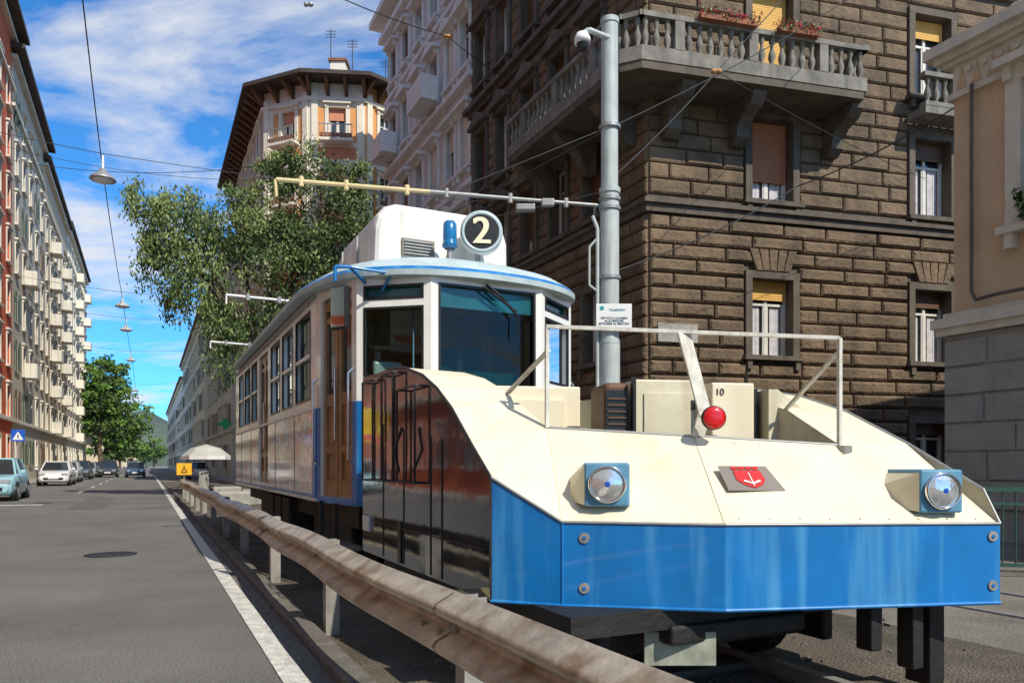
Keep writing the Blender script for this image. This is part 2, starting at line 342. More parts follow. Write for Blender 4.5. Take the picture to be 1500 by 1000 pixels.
mb=MB('pavement',ST); mb.box((-8.3,-30,-.01),(-6.3,420,.13),PAVE); mb.box((4.9,34,-.011),(6.4,400,.13),PAVE); mb.done()
sheet('track_bed',R(1.13,5.2,-8,60),.006,BED)
sheet('tramway_paving',R(5.2,13,-8,33),.003,TPAVE)
mb=MB('tram_rail',ST)
for x in (2.32,3.36,6.4,7.44):
    mb.box((x-.035,-8,.0),(x+.035,60,.09 if x<5 else .02),STEEL); 
mb.done()
SLP=mat('sleeper',(.09,.075,.06),rough=.9,var=.3,bump=.5)
mb=MB('rail_sleeper',ST)
y=-4
while y<50: mb.bbox((1.95,y,-.01),(3.75,y+.22,.045),SLP,.01); y+=.75
mb.done()
mb=MB('gravel_stones')
for i in range(2600):
    x=random.uniform(1.15,5.3) if i%6 else random.uniform(.86,.98); y=random.uniform(1.5,26); r=random.uniform(.008,.034)*(1 if i%6 else .5); c=S3(x,y,r*.5)
    vs=[c+Vector((random.uniform(-1,1),random.uniform(-1,1),random.uniform(-.6,.7))).normalized()*r for k in range(4)]
    mb.add(vs,[(0,1,2),(0,2,3),(0,3,1),(1,3,2)],random.choice((BED,KERB,GROUND)))
mb.done()

# ------------------------------------------------------------------ guardrail
mb=MB('guardrail',ST)
prof=[(0,.735),(-.015,.725),(-.035,.712),(-.085,.688),(-.1,.665),(-.085,.642),(-.01,.605),(.0,.588),(-.01,.57),(-.085,.535),(-.1,.512),(-.085,.488),(-.035,.462),(-.015,.452),(0,.44)]
ys=[.6+i*.3 for i in range(99)]; n=len(prof); vs=[];fs=[]
def grx(y): return .022*math.sin(y*.9)+.012*math.sin(y*2.3+1)
def grz(y): return .012*math.sin(y*1.4)
for i,y in enumerate(ys):
    for (a,z) in prof: vs.append((1.13+a+grx(y)+.02*math.sin(y*3.1)*(z-.58),y,z+grz(y)))
for i in range(len(ys)-1):
    for k in range(n-1): fs.append((i*n+k,i*n+k+1,(i+1)*n+k+1,(i+1)*n+k))
mb.add(vs,fs,RUST,True)
posts=[.3,2.85,5.5,8.2,10.95,13.6,16.3,19,21.7,24.4,27.1,29.7]
for y in posts:
    mb.box((1.17,y,-.01),(1.18,y+.1,.70),GALV); mb.box((1.18,y,-.01),(1.27,y+.008,.70),GALV); mb.box((1.18,y+.092,-.01),(1.27,y+.1,.70),GALV)
    mb.box((1.13,y+.01,.52),(1.17,y+.09,.66),GALV)
    mb.cyl((1.13,y+.05,.588),(1.112+grx(y),y+.05,.588),.018,GALV,n=6)
for y in (2.9,8.25,13.6,19,24.4):   # splice laps with bolts
    o=[(1.13+a-.006+grx(yy)+.02*math.sin(yy*3.1)*(z-.58),yy,z+.004+grz(yy)) for yy in (y,y+.16,y+.32) for (a,z) in prof]
    mb.add(o,[(j*n+k,j*n+k+1,(j+1)*n+k+1,(j+1)*n+k) for j in (0,1) for k in range(n-1)],RUST,True)
    for dy in (.05,.25):
        for z in (.625,.552): mb.cyl((1.09+grx(y),y+dy,z),(1.062+grx(y),y+dy,z),.013,GALV,n=6)
mb.done()

# ------------------------------------------------------------------ tram
T=MB('tram',ST)
plan=[(1.6,15.9),(1.6,8.0),(1.75,6.9),(2.32,6.45),(3.46,6.45),(4.05,6.9),(4.2,8.0),(4.2,15.9)]
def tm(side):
    def f(u,z): return (BLUE if not side else TREFL) if z<1.84 else TWHITE
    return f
ZB=.86
sideops=[(8.3,9.2),(9.42,10.2),(10.4,11.2),(12.7,13.4),(13.6,14.4),(14.6,15.3)]
def ztop(y): return 3.14-.13*max(0,min(1,(8.6-y)/2.0))
for i in range(len(plan)):
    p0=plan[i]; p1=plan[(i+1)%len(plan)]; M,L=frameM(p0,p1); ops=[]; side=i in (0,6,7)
    if i in (0,6):
        for (a,b) in sideops:
            if i==0: ops.append((15.9-b,15.9-a,1.95,2.93))
            else: ops.append((a-8.0,b-8.0,1.95,2.93))
        if i==0: ops.append((15.9-12.5,15.9-11.5,.98,2.93))
    elif i in (1,5): ops=[(.14,.99,.93,2.93)]
    elif i in (2,4): ops=[(.07,L-.07,2.06,2.70),(.07,L-.07,2.765,2.90)]
    elif i==3: ops=[(.07,L-.07,1.98,2.91)]
    ex=(1.84,)
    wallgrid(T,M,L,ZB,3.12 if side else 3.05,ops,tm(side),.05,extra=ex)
    for o in ops:
        u0,u1,a,b=o
        if a>1.5:
            g=TINT if b-a<.2 else CAB
            T.poly([(u0,.045,a),(u1,.045,a),(u1,.045,b),(u0,.045,b)],g,M)
            e=.022
            T.box((u0,-.006,a),(u0+e,.02,b),BLACK,M); T.box((u1-e,-.006,a),(u1,.02,b),BLACK,M); T.box((u0+e,-.006,a),(u1-e,.02,a+e),BLACK,M); T.box((u0+e,-.006,b-e),(u1-e,.02,b),BLACK,M)
            if i in (0,6): T.box((u0+e,-.004,2.42),(u1-e,.03,2.46),TWHITE,M)
            if i==3:
                T.poly([(u0+e,.040,2.70),(u1-e,.040,2.70),(u1-e,.040,b-e),(u0+e,.040,b-e)],TINT,M)
        else:   # wooden folding doors
            c=(u0+u1)/2; T.box((u0,.10,a),(u1,.11,b),DARK,M)
            for (x0,x1) in ((u0+.01,c-.012),(c+.012,u1-.01)):
                T.box((x0,.03,a),(x0+.07,.085,b-.02),WOOD,M); T.box((x1-.07,.03,a),(x1,.085,b-.02),WOOD,M)
                for (za,zb2) in ((a,a+.16),(1.36,1.44),(1.84,1.96),(2.68,2.74),(b-.12,b-.02)): T.box((x0+.07,.035,za),(x1-.07,.08,zb2),WOOD,M)
                T.box((x0+.07,.055,a+.16),(x1-.07,.07,1.84),WOOD,M)
                T.poly([(x0+.07,.06,1.96),(x1-.07,.06,1.96),(x1-.07,.06,b-.12),(x0+.07,.06,b-.12)],GLASS,M)
            T.cyl((c-.05,.01,1.5),(c-.05,.01,2.2),.012,CHROME,M=M,n=6)
    if i==0:
        T.box((0,-.014,1.83),(L,-.002,1.865),WHITEP,M); T.box((0,-.014,.9),(L,-.002,.93),BLUE,M)
        for u in (1.0,2.4,5.1,6.6): T.box((u,-.004,.93),(u+.012,-.001,1.83),DARK,M)
        T.box((L-.16,-.01,.93),(L,-.0015,1.83),BLUE,M)
        T.box((0,-.03,3.0),(L,-.002,3.03),STEEL,M)
    if i in (1,5): 
        for u in (.07,1.05): T.tube([(u,-.01,1.25),(u,-.06,1.3),(u,-.06,2.1),(u,-.01,2.15)],.012,CHROME,M=M)
def chaikin(P,k):
    for _ in range(k):
        Q=[]
        for i in range(len(P)):
            a=Vector(P[i]); b=Vector(P[(i+1)%len(P)])
            if (b-a).length>3: Q+= [a+(b-a).normalized()*.3, b-(b-a).normalized()*.3]
            else: Q+=[a*.75+b*.25,a*.25+b*.75]
        P=Q
    return [tuple(p) for p in P]
ring=chaikin(offset(plan,.12),3)
def ringat(t,dz):
    o=[]
    for p in ring:
        c=Vector((2.89,max(7.7,min(14.9,p[1])))); q=c+(Vector(p)-c)*t; o.append((q.x,q.y,ztop(p[1])+dz))
    return o
lev=[(.93,-.06,BLUE),(1.0,-.05,BLUE),(1.005,.0,ROOFB),(.985,.035,BLUE),(.97,.05,ROOFB),(.88,.13,ROOFB),(.7,.22,ROOFB),(.4,.29,ROOFB),(0.02,.32,ROOFB)]
n=len(ring)
for k in range(len(lev)-1):
    a=ringat(*lev[k][:2]); b=ringat(*lev[k+1][:2])
    T.add(a+b,[(i,(i+1)%n,n+(i+1)%n,n+i) for i in range(n)],(ROOFB if k==0 else lev[k+1][2]) if k!=2 else BLUE,k>=4)
PC=[(1.66,15.8),(1.66,8.0),(1.85,7.0),(2.35,6.6),(3.4,6.6),(3.9,7.0),(4.09,8.0),(4.09,15.8)]
T.prism(PC,.87,.95,DARK)
T.prism(PC,2.97,3.0,mat('ceiling',(.45,.42,.34)))
SEAT=mat('seat_green',(.04,.20,.15),rough=.6)
for y in (9.0,9.9,10.8,13,13.9,14.8):
    for x in (1.75,3.3): T.bbox((x,y,1.25),(x+.75,y+.4,1.4),WOOD,.02); T.bbox((x,y+.4,1.3),(x+.75,y+.46,1.95),WOOD,.02)
for (x0,x1) in ((1.7,2.3),(3.2,4.05)):
    T.box((x0,8.02,1.0),(x1,8.06,1.95),WOOD); T.box((x0,8.02,2.78),(x1,8.06,2.95),WOOD); T.box((x0,8.01,1.95),(x0+.06,8.07,2.78),WOOD); T.box((x1-.06,8.01,1.95),(x1,8.07,2.78),WOOD)
T.box((2.3,8.02,2.78),(3.2,8.06,2.95),WOOD)
T.bbox((2.75,6.72,1.0),(3.3,7.0,2.16),SEAT,.03); T.bbox((2.55,7.4,1.6),(2.9,7.5,2.3),SEAT,.04)
T.cyl((2.4,7.2,1),(2.4,7.2,2.95),.018,CHROME,n=8)
T.bbox((1.95,7.05,1.9),(2.25,7.25,2.25),STEEL,.03)
T.box((1.85,7.2,.62),(3.9,15.7,.86),DARK)
for yb in (8.9,13.9):
    T.bbox((1.95,yb-1.0,.3),(2.1,yb+1.0,.62),DARK,.03); T.bbox((3.65,yb-1.0,.3),(3.8,yb+1.0,.62),DARK,.03)
    for dy in (-.7,.7):
        for x in (2.24,3.34): T.cyl((x,yb+dy,.42),(x+.12,yb+dy,.42),.34,DARK,n=24)
        T.cyl((2.2,yb+dy,.42),(3.5,yb+dy,.42),.07,DARK)
for y in (10.6,11.3,12.0): T.bbox((1.75,y,.4),(2.3,y+.55,.8),DARK,.03)
T.bbox((1.55,7.1,.42),(1.85,7.9,.47),STEEL,.01); T.box((1.6,7.15,.47),(1.64,7.19,.88),DARK); T.box((1.6,7.8,.47),(1.64,7.84,.88),DARK)
fy0,fy1=7.65,12.6
sec=[(2.12,3.2),(2.14,3.75),(2.17,3.87),(2.25,3.97),(2.38,4.02),(3.42,4.02),(3.55,3.97),(3.63,3.87),(3.67,3.75),(3.68,3.2)]
def fs_(y,sc,zt):
    return [(2.9+(a-2.9)*sc,y,3.2+(z-3.2)*zt) for (a,z) in sec]
rows=[fs_(fy0,.94,.90),fs_(fy0+.03,.985,.97),fs_(fy0+.09,1,1),fs_(9.2,1,1),fs_(9.9,.95,.72),fs_(fy1,.9,.62)]
m=len(sec)
for k in range(len(rows)-1): T.add(rows[k]+rows[k+1],[(i,i+1,m+i+1,m+i) for i in range(m-1)],FAIR,False)
T.poly(rows[0],FAIR); T.poly(rows[-1],FAIR)
T.box((2.42,fy0-.03,3.46),(2.78,fy0-.004,3.64),mat('vent_grey',(.2,.17,.15)))
for k in range(5): T.box((2.44,fy0-.045,3.475+k*.033),(2.76,fy0-.03,3.487+k*.033),STEEL)
for y in (8.3,9.0): T.box((2.105,y,3.25),(2.125,y+.02,3.8),STEEL)
for y in (10.4,11.0,11.6,12.2): T.bbox((2.25,y,3.3),(2.6,y+.35,3.78),STEEL,.03)
for y in (9.0,10.6,12.2): T.bbox((1.75,y,3.2),(1.95,y+.3,3.36),REDP if y==9.0 else STEEL,.02)
T.tube([(1.72,8.6,3.3),(1.72,14.5,3.3)],.015,STEEL)
Mt=Matrix.Translation((3.2,7.32,3.72))@Matrix.Rotation(math.radians(-20),4,'Z'); Md=Mt@Matrix.Rotation(math.pi/2,4,'X')
T.lathe([(0,0),(.215,0),(.225,-.02),(.225,-.12),(.2,-.16),(0,-.16)],WHITEP,n=40,M=Md)
T.lathe([(.215,.002),(.225,.012),(.19,.018),(.183,.006)],mat('disc_ring',(.45,.55,.58),rough=.3),n=40,M=Md)
T.lathe([(0,.008),(.183,.008)],BLACKP,n=40,M=Md,smooth=False)
for dx in (-.010,0,.010):
    T.text('2',.40,IVORY,Mt@Matrix.Translation((dx,-.016-.001*(dx>0)-.002*(dx<0),-.005)),.006)
T.cyl((3.2,7.42,3.3),(3.2,7.42,3.52),.03,STEEL)
T.lathe([(.05,0),(.08,.02),(.08,.06),(.07,.07),(.075,.1),(.072,.26),(.05,.29),(0,.3)],BLAMP,n=20,M=Matrix.Translation((2.85,7.35,3.5))); T.cyl((2.85,7.35,3.3),(2.85,7.35,3.52),.03,STEEL)
T.bbox((3.05,6.62,3.11),(3.13,6.7,3.17),REDP,.01)
T.tube([(2.85,6.42,2.93),(3.0,6.40,2.83),(3.17,6.40,2.66)],.012,BLACK); T.cyl((2.82,6.40,2.90),(3.16,6.40,2.70),.011,BLACK,n=6)
T.tube([(3.17,6.395,2.66),(3.17,6.395,2.45)],.007,BLACK)
T.tube([(1.82,6.85,2.93),(1.62,6.62,3.0),(1.48,6.58,2.98),(1.48,6.58,2.85)],.016,BLUE,n=8); T.tube([(1.95,6.75,2.85),(2.0,6.6,2.98),(1.62,6.62,3.0)],.013,BLUE,n=8)
Mm=Matrix.Translation((1.52,6.56,2.62))@Matrix.Rotation(math.radians(-60),4,'Z')
T.bbox((-.10,-.03,-.19),(.10,.03,.19),BLACK,.02,Mm); T.poly([(-.085,-.032,-.172),(.085,-.032,-.172),(.085,-.032,.172),(-.085,-.032,.172)],mat('mirror_glass',(.3,.34,.36),rough=.04,metal=1),Mm)
tram=T.done()

# ------------------------------------------------------------------ cable tractor (shield car) in front of the tram
C=MB('cable_tractor_car',ST)
zb=.545
B0=(1.6,6.1,zb);B1=(1.6,3.54,zb);B2=(1.87,3.27,zb);B3=(2.51,2.81,zb);B4=(3.92,2.36,zb);B5=(3.95,6.1,zb)
T1=(1.6,3.54,1.18);T2=(1.87,3.27,.958);T3=(2.51,2.81,.955);T4=(3.92,2.36,.945);R0=(3.94,2.46,1.12)
K1=(1.6,3.8,1.36);FL=(2.05,3.76,1.46);MM=(2.78,3.37,1.41);FR=(3.5,2.99,1.36);K1r=(3.95,2.9,1.37)
Lp=[K1,(1.6,4.1,1.58),(1.6,4.35,1.72),(1.6,4.62,1.83),(1.6,5.0,1.92),(1.6,5.35,1.95),(1.6,6.1,1.96)]
Ip=[FL,(2.05,4.15,1.64),(2.05,4.38,1.74),(2.05,4.64,1.83),(2.05,5.0,1.91),(2.05,5.35,1.94),(2.05,6.1,1.95)]
Rp=[K1r,(3.95,3.32,1.58),(3.95,3.7,1.71),(3.95,4.1,1.79),(3.95,5.0,1.83),(3.95,6.1,1.84)]
IRp=[FR,(3.55,3.42,1.585),(3.55,3.78,1.70),(3.55,4.15,1.78),(3.55,5.0,1.82),(3.55,6.1,1.83)]
C.poly([B1,B2,T2,T1],BLUE); C.poly([B2,B3,T3,T2],BLUE); C.poly([B3,B4,T4,T3],BLUE)
C.poly([B4,B5,(3.95,6.1,1.84)]+list(reversed(Rp[:-1]))+[R0,T4],BLUE)
C.poly([B0,B1,B2,B3,B4,B5],DARK)
C.poly([B0,B1,T1]+Lp,NAVY)
C.poly([B0,B5,(3.95,6.1,1.84),(1.6,6.1,1.96)],CREAM2)
C.poly([T1,T2,FL,K1],CREAM); C.poly([T2,T3,MM],CREAM); C.poly([T2,MM,FL],CREAM); C.poly([T3,T4,FR],CREAM); C.poly([T3,FR,MM],CREAM); C.poly([T4,R0,K1r],CREAM); C.poly([T4,K1r,FR],CREAM)
for P,Q in ((Lp,Ip),(Rp,IRp)):
    for i in range(len(P)-1): C.poly([P[i],P[i+1],Q[i+1],Q[i]],CREAM)
zf=1.05
for Q in (Ip,IRp):
    for i in range(len(Q)-1): C.poly([Q[i],Q[i+1],(Q[i+1][0],Q[i+1][1],zf),(Q[i][0],Q[i][1],zf)],CREAM2)
C.poly([FL,MM,(MM[0],MM[1],zf),(FL[0],FL[1],zf)],CREAM2); C.poly([MM,FR,(FR[0],FR[1],zf),(MM[0],MM[1],zf)],CREAM2)
C.poly([(2.05,3.76,zf),(3.5,2.99,zf),(3.55,6.1,zf),(2.05,6.1,zf)],DARK)
up=lambda p,d=.004:(p[0],p[1],p[2]+d)
C.tube([up(T1),up(T2),up(T3),up(T4),up(R0)],.008,STEEL,n=8)
C.tube([T1]+Lp[:-1],.010,BLACK,n=8); C.tube([R0]+Rp,.010,STEEL,n=8); C.tube([FL,MM,FR],.008,STEEL,n=6)
C.tube([T1,B1],.008,NAVY); C.tube([T2,B2],.006,BLUE); C.tube([B1,B2,B3,B4],.01,BLUE,n=8)
for y in (4.25,4.45,5.0,5.5): C.box((1.594,y,.56),(1.5985,y+.008,1.35+.12*(y-3.8)),BLACK)
C.box((1.594,3.6,.80),(1.5985,6.05,.806),BLACK)
def frame(y0,y1,z0,z1,o=.05):
    x=1.6-o; C.tube([(x,y0,z0),(x,y1,z0),(x,y1,z1),(x,y0,z1),(x,y0,z0)],.008,BLACK,n=6)
    for (y,z) in ((y0,z0),(y1,z0),(y0,z1),(y1,z1)): C.cyl((x,y,z),(1.6,y,z),.007,BLACK,n=6)
frame(5.62,5.92,1.13,1.90); frame(5.10,5.38,1.13,1.90); frame(4.62,5.0,1.13,1.76)
C.tube([(1.55,4.62,1.13),(1.55,5.92,1.13)],.008,BLACK)
C.tube([(1.55,4.95,1.2),(1.5,4.9,1.35),(1.54,4.85,1.5)],.010,BLACK,n=6)
C.bbox((1.575,5.85,.72),(1.598,6.02,.84),WHITEP,.004)
C.box((1.59,5.05,.56),(1.597,5.12,.85),BLACK)
C.bbox((1.44,3.62,.50),(1.6,3.95,.545),YEL,.008)   # timber step
def bil(a,b,c,d,u,v):
    a,b,c,d=map(Vector,(a,b,c,d)); return (a*(1-u)+b*u)*(1-v)+(d*(1-u)+c*u)*v
nrm=(Vector(T4)-Vector(T3)).cross(Vector(FR)-Vector(T3)).normalized()
if nrm.z<0: nrm=-nrm
for u in (.35,.72):
    a=bil(T3,T4,FR,MM,u,.02)+nrm*.0012; b=bil(T3,T4,FR,MM,u,.98)+nrm*.0012; C.cyl(a,b,.0018,CREAM2,n=4)
C.cyl(Vector(T3)+nrm*.001,Vector(MM)+nrm*.001,.0025,CREAM2,n=4); C.cyl(Vector(T2)+nrm*.001,Vector(FL)+nrm*.001,.0025,CREAM2,n=4)
def rivets(a,b,k,mt=GALV):
    a=Vector(a);b=Vector(b)
    for i in range(k):
        p=a.lerp(b,(i+.5)/k); C.cyl(p,p+nrm*.004,.005,mt,n=8)
rivets(Vector(T3).lerp(Vector(MM),.06),Vector(T4).lerp(Vector(FR),.06),9); rivets(Vector(MM).lerp(Vector(T3),.07),Vector(FR).lerp(Vector(T4),.07),6)
o=Vector(T3); ux=(Vector(T4)-o).normalized(); uy=nrm.cross(ux).normalized()
if uy.z<0: uy=-uy
def hp(u,v,h=.004): return o+ux*u+uy*v+nrm*h
bu,bv=.10,.245
PL=mat('badge_plate',(.30,.26,.22),rough=.4,metal=.4,spots=.5)
C.add([hp(bu,bv),hp(bu+.31,bv),hp(bu+.27,bv+.19),hp(bu-.0,bv+.19)],[(0,1,2,3)],PL)
sh=[(.07,.15),(.22,.15),(.228,.08),(.2,.04),(.15,.015),(.10,.04),(.068,.08)]
C.add([hp(bu+a,bv+b,.008) for a,b in sh],[tuple(range(len(sh)))],REDP)
for k in range(4): C.add([hp(bu+.068+k*.039+a,bv+b,.009) for a,b in ((0,.157),(.030,.157),(.033,.180),(-.002,.180))],[(0,1,2,3)],REDP)
C.add([hp(bu+a,bv+b,.012) for a,b in ((.145,.03),(.152,.03),(.151,.13),(.146,.13))],[(0,1,2,3)],WHITEP)
C.add([hp(bu+a,bv+b,.0125) for a,b in ((.10,.062),(.108,.074),(.148,.052),(.188,.074),(.196,.062),(.148,.042))],[tuple(range(6))],WHITEP)
def bolt(P,Q,f,z):
    p=Vector(P)*(1-f)+Vector(Q)*f; p.z=z; d=(Vector(Q)-Vector(P)); d.z=0; nn=Vector((d.y,-d.x,0)).normalized()
    C.cyl(p,p+nn*.008,.026,GALV,n=18); C.cyl(p+nn*.008,p+nn*.012,.010,BLUE,n=8)
for (P,Q,f) in ((B2,B3,.14),(B3,B4,.97)):
    bolt(P,Q,f,.885); bolt(P,Q,f,.635)
LBLUE=mat('lamp_housing_blue',(.10,.27,.42),rough=.5,var=.15,scale=8,spots=.5)
def headlight(x,d,z,ang,r):
    Mi=ST.inverted()@Matrix.Translation((x,d,z))@Matrix.Rotation(ang,4,'Z'); h=r*1.28
    C.bbox((-h,0,-h),(h,.34,h*.95),LBLUE,.012,Mi)
    C.add([(-h-.09,.16,-h*.75),(-h,.01,-h*.95),(-h,.01,h*.8),(-h-.02,.3,h*.75),(-h-.09,.26,h*.1)],[(0,1,2,4),(4,2,3)],CREAM,False,Mi)
    C.add([(h,.01,-h*.95),(h,.01,h*.8),(h+.05,.3,h*.5),(h+.05,.2,-h*.7)],[(0,1,2,3)],CREAM,False,Mi)
    R90=Mi@Matrix.Rotation(math.pi/2,4,'X')
    C.lathe([(r*1.05,-.01),(r*1.08,.018),(r*.97,.03),(r*.93,.018)],CHROME,n=36,M=R90)
    C.lathe([(r*.95,.016),(r*.8,.022),(r*.5,.030),(r*.2,.034),(0,.035)],LENS,n=36,M=R90)
    C.lathe([(.014,.0355),(0,.037)],SIGNB,n=12,M=R90)
headlight(.476,3.76,1.152,math.radians(-4),.088)
headlight(2.175,3.80,1.118,math.radians(4),.088)
ta=(2.05,3.76,2.035); tb=(3.5,2.99,1.96)
def flat(a,b,w,t,mt):
    a=Vector(a);b=Vector(b);d=(b-a).normalized(); s=d.cross(Vector((0,1,0)));
    if s.length<.1: s=d.cross(Vector((1,0,0)))
    s.normalize(); q=d.cross(s).normalized(); vs=[p+s*i*w/2+q*j*t/2 for p in (a,b) for (i,j) in ((-1,-1),(1,-1),(1,1),(-1,1))]
    C.add(vs,[(3,2,1,0),(4,5,6,7),(0,1,5,4),(1,2,6,5),(2,3,7,6),(3,0,4,7)],mt)
RAIL=mat('rail_white',(.60,.59,.54),rough=.5,var=.2,scale=12,streak=.5,scol=(.3,.2,.12),sscale=25,spots=.7)
flat(ta,tb,.020,.025,RAIL); flat(FL,ta,.022,.018,RAIL); flat((3.5,2.99,1.33),tb,.024,.02,RAIL)
flat((2.06,3.76,1.9),(2.05,4.28,1.70),.028,.012,RAIL); flat((3.5,3.0,1.88),(3.54,3.42,1.59),.035,.012,RAIL)
C.box((3.47,2.93,1.31),(3.53,3.05,1.355),STEEL)
md=Vector(ta)*.53+Vector(tb)*.47; flat(md,(2.83,3.33,1.53),.085,.012,RAIL)
flat((2.80,3.36,1.40),(2.83,3.33,1.56),.085,.012,RAIL)
ml=ST.inverted()@Matrix.Translation((1.105,4.10,1.505))@Matrix.Rotation(math.pi/2,4,'X')
C.lathe([(.060,-.02),(.061,0),(.056,.008),(.03,.013),(0,.014)],RED,n=32,M=ml); C.lathe([(.066,-.03),(.066,-.002),(.061,0)],BLACK,n=32,M=ml)
Ms=ST.inverted()@Matrix.Rotation(math.radians(8),4,'Z')
def cab(x0,x1,d0,d1,z0,z1,mt,r=.012):
    C.bbox((x0,d0,z0),(x1,d1,z1),mt,r,Ms)
cab(.28,1.22,5.2,5.45,1.05,1.80,CREAM)
C.box((.45,5.17,1.2),(1.1,5.198,1.7),CREAM,Ms)
C.tube([(.9,5.15,1.42),(.86,5.12,1.47),(.82,5.15,1.42)],.01,DARK,M=Ms)
cab(1.24,1.40,4.62,5.0,1.05,1.77,SHUT,.03)
C.box((1.25,4.61,1.30),(1.39,4.618,1.72),BLACK,Ms)
for k in range(9): C.box((1.26,4.60,1.34+k*.04),(1.38,4.609,1.35+k*.04),SHUT,Ms)
C.box((1.405,4.55,1.1),(1.425,4.6,1.80),BLACK,Ms)
cab(1.43,1.86,4.6,5.1,1.05,1.79,CREAM2); C.box((1.49,4.588,1.15),(1.82,4.598,1.7),CREAM2,Ms)
for z in (1.25,1.6): C.box((1.80,4.58,z),(1.825,4.588,z+.06),DARK,Ms)
cab(1.88,2.16,4.45,5.0,1.05,1.76,CREAM); cab(2.17,2.21,4.5,5.0,1.05,1.74,BLACK,.01)
C.text('10',.06,BLACKP,Ms@Matrix.Translation((1.93,4.445,1.7)),.001)
lk=[(2.24,4.42,1.05),(2.66,4.42,1.05),(2.66,4.42,1.45),(2.30,4.42,1.72),(2.24,4.42,1.72)]; lk2=[(a,5.0,c) for a,b,c in lk]
C.add(lk+lk2,[(0,1,2,3,4),(5,6,7,8,9),(1,2,7,6),(2,3,8,7),(3,4,9,8),(4,0,5,9)],CREAM2,False,Ms)
C.tube([(2.225,4.7,1.5),(2.225,4.7,1.86)],.010,BLACK,M=Ms)
C.box((1.75,2.98,.44),(3.8,6.0,.545),DARK)
for yb in (3.6,5.3):
    for x in (2.24,3.34): C.cyl((x,yb,.38),(x+.12,yb,.38),.3,DARK,n=28)
    C.cyl((2.2,yb,.38),(3.5,yb,.38),.07,DARK)
    for x in (2.05,3.6): C.bbox((x-.04,yb-.45,.22),(x+.04,yb+.45,.42),DARK,.02)
C.bbox((3.52,2.55,.2),(3.60,2.65,.55),DARK,.01); C.bbox((3.72,2.60,.08),(3.84,2.75,.55),DARK,.01); C.bbox((3.3,2.62,.3),(3.38,2.72,.55),DARK,.01)
C.bbox((1.9,3.3,.24),(3.6,3.36,.44),DARK,.01); C.bbox((2.3,2.95,.36),(3.2,3.3,.46),DARK,.02)
Mp=ST.inverted()@Matrix.Translation((.84,3.75,.33))
C.bbox((-.18,0,-.085),(.18,.02,.085),mat('grey_green_plate',(.30,.32,.26),rough=.5,metal=.1,var=.35,scale=9,spots=.5),.004,Mp)  # plain grey-green rectangle under the front, modelled as a plate
C.box((-.12,.02,-.02),(-.1,.05,.25),DARK,Mp); C.box((.1,.02,-.02),(.12,.05,.25),DARK,Mp)
C.done()

# ------------------------------------------------------------------ overhead pole with camera, sign and arm
P=MB('catenary_pole')
px,py=1.56,12.
P.cyl((px,py,0),(px,py,3.2),.165,POLEM,n=24); P.cyl((px,py,3.2),(px,py,5.6),.15,POLEM,n=24); P.cyl((px,py,5.6),(px,py,8.35),.135,POLEM,n=24)
for z in (3.2,5.6,8.3): P.cyl((px,py,z-.03),(px,py,z+.05),.17 if z<8 else .15,POLEM,n=24)
for z in (2.2,5.3,5.45,4.2,6.6): P.cyl((px,py,z),(px,py,z+.05),.175,STEEL,n=24)
P.tube([(px-.02,py-.1,8.0),(px-.35,py-.15,8.1),(px-.42,py-.15,8.05)],.045,POLEM,n=8)
P.lathe([(0,.12),(.09,.11),(.13,.03),(.13,-.04),(0,-.05)],WHITEP,n=20,M=Matrix.Translation((px-.45,py-.15,7.93))); P.lathe([(.09,-.05),(.085,-.11),(.05,-.16),(0,-.17)],BLACK,n=20,M=Matrix.Translation((px-.45,py-.15,7.93)))
E=Vector((-3.45,11.,5.42)); Bq=Vector((px-.12,py,5.38)); mid=Bq.lerp(E,.40)
P.cyl(Bq,mid,.03,STEEL,n=8); P.cyl(mid,mid.lerp(E,.25),.036,STEEL,n=8); P.cyl(mid.lerp(E,.25),E,.034,YEL,n=8)
P.cyl(E-Vector((.02,0,.0)),E-Vector((-.0,0,.25)),.025,YEL,n=8)
for f in (.12,.3,.5,.62,.8,.93):
    q=Bq.lerp(E,f); P.cyl(q-Vector((0,0,.07)),q+Vector((0,0,.07)),.04,STEEL if f<.55 else YEL,n=8)
P.tube([(px-.1,py,6.6),tuple(Bq.lerp(E,.5))],.008,WIRE)
P.bbox((px-1.5,py-.35,5.2),(px-1.2,py-.2,5.3),STEEL,.02); P.bbox((px-1.1,py-.3,5.28),(px-.9,py-.2,5.4),STEEL,.02)
P.tube([(px-.2,py-.05,0),(px-.2,py-.05,5.0),(px-.28,py-.05,5.2)],.03,POLEM,n=8); P.tube([(px-.2,py-.05,4.0),(px-.33,py-.05,4.1),(px-.33,py-.05,4.7),(px-.2,py-.05,4.85)],.02,POLEM,n=8)
P.done()
sg=MB('warning_sign'); Mg=Matrix.Translation((1.60,11.78,3.57))
sg.bbox((-.28,0,-.20),(.28,.015,.20),WHITEP,.005,Mg); sg.box((-.03,.015,-.1),(.03,.08,.1),STEEL,Mg)
INK=mat('sign_ink',(.02,.06,.1),rough=.5); TEAL=mat('sign_teal',(.02,.3,.35),rough=.5)
sg.text("VIETATO L'ACCESSO\nALLE PERSONE\nESTRANEE AL SERVIZIO",.046,INK,Mg@Matrix.Translation((0,-.004,-.07)),.002)
sg.text("TRASPORTI",.05,TEAL,Mg@Matrix.Translation((0.05,-.004,.10)),.002); sg.cyl((-.19,-.004,.13),(-.19,0,.13),.035,TEAL,M=Mg,n=16)
sg.done()
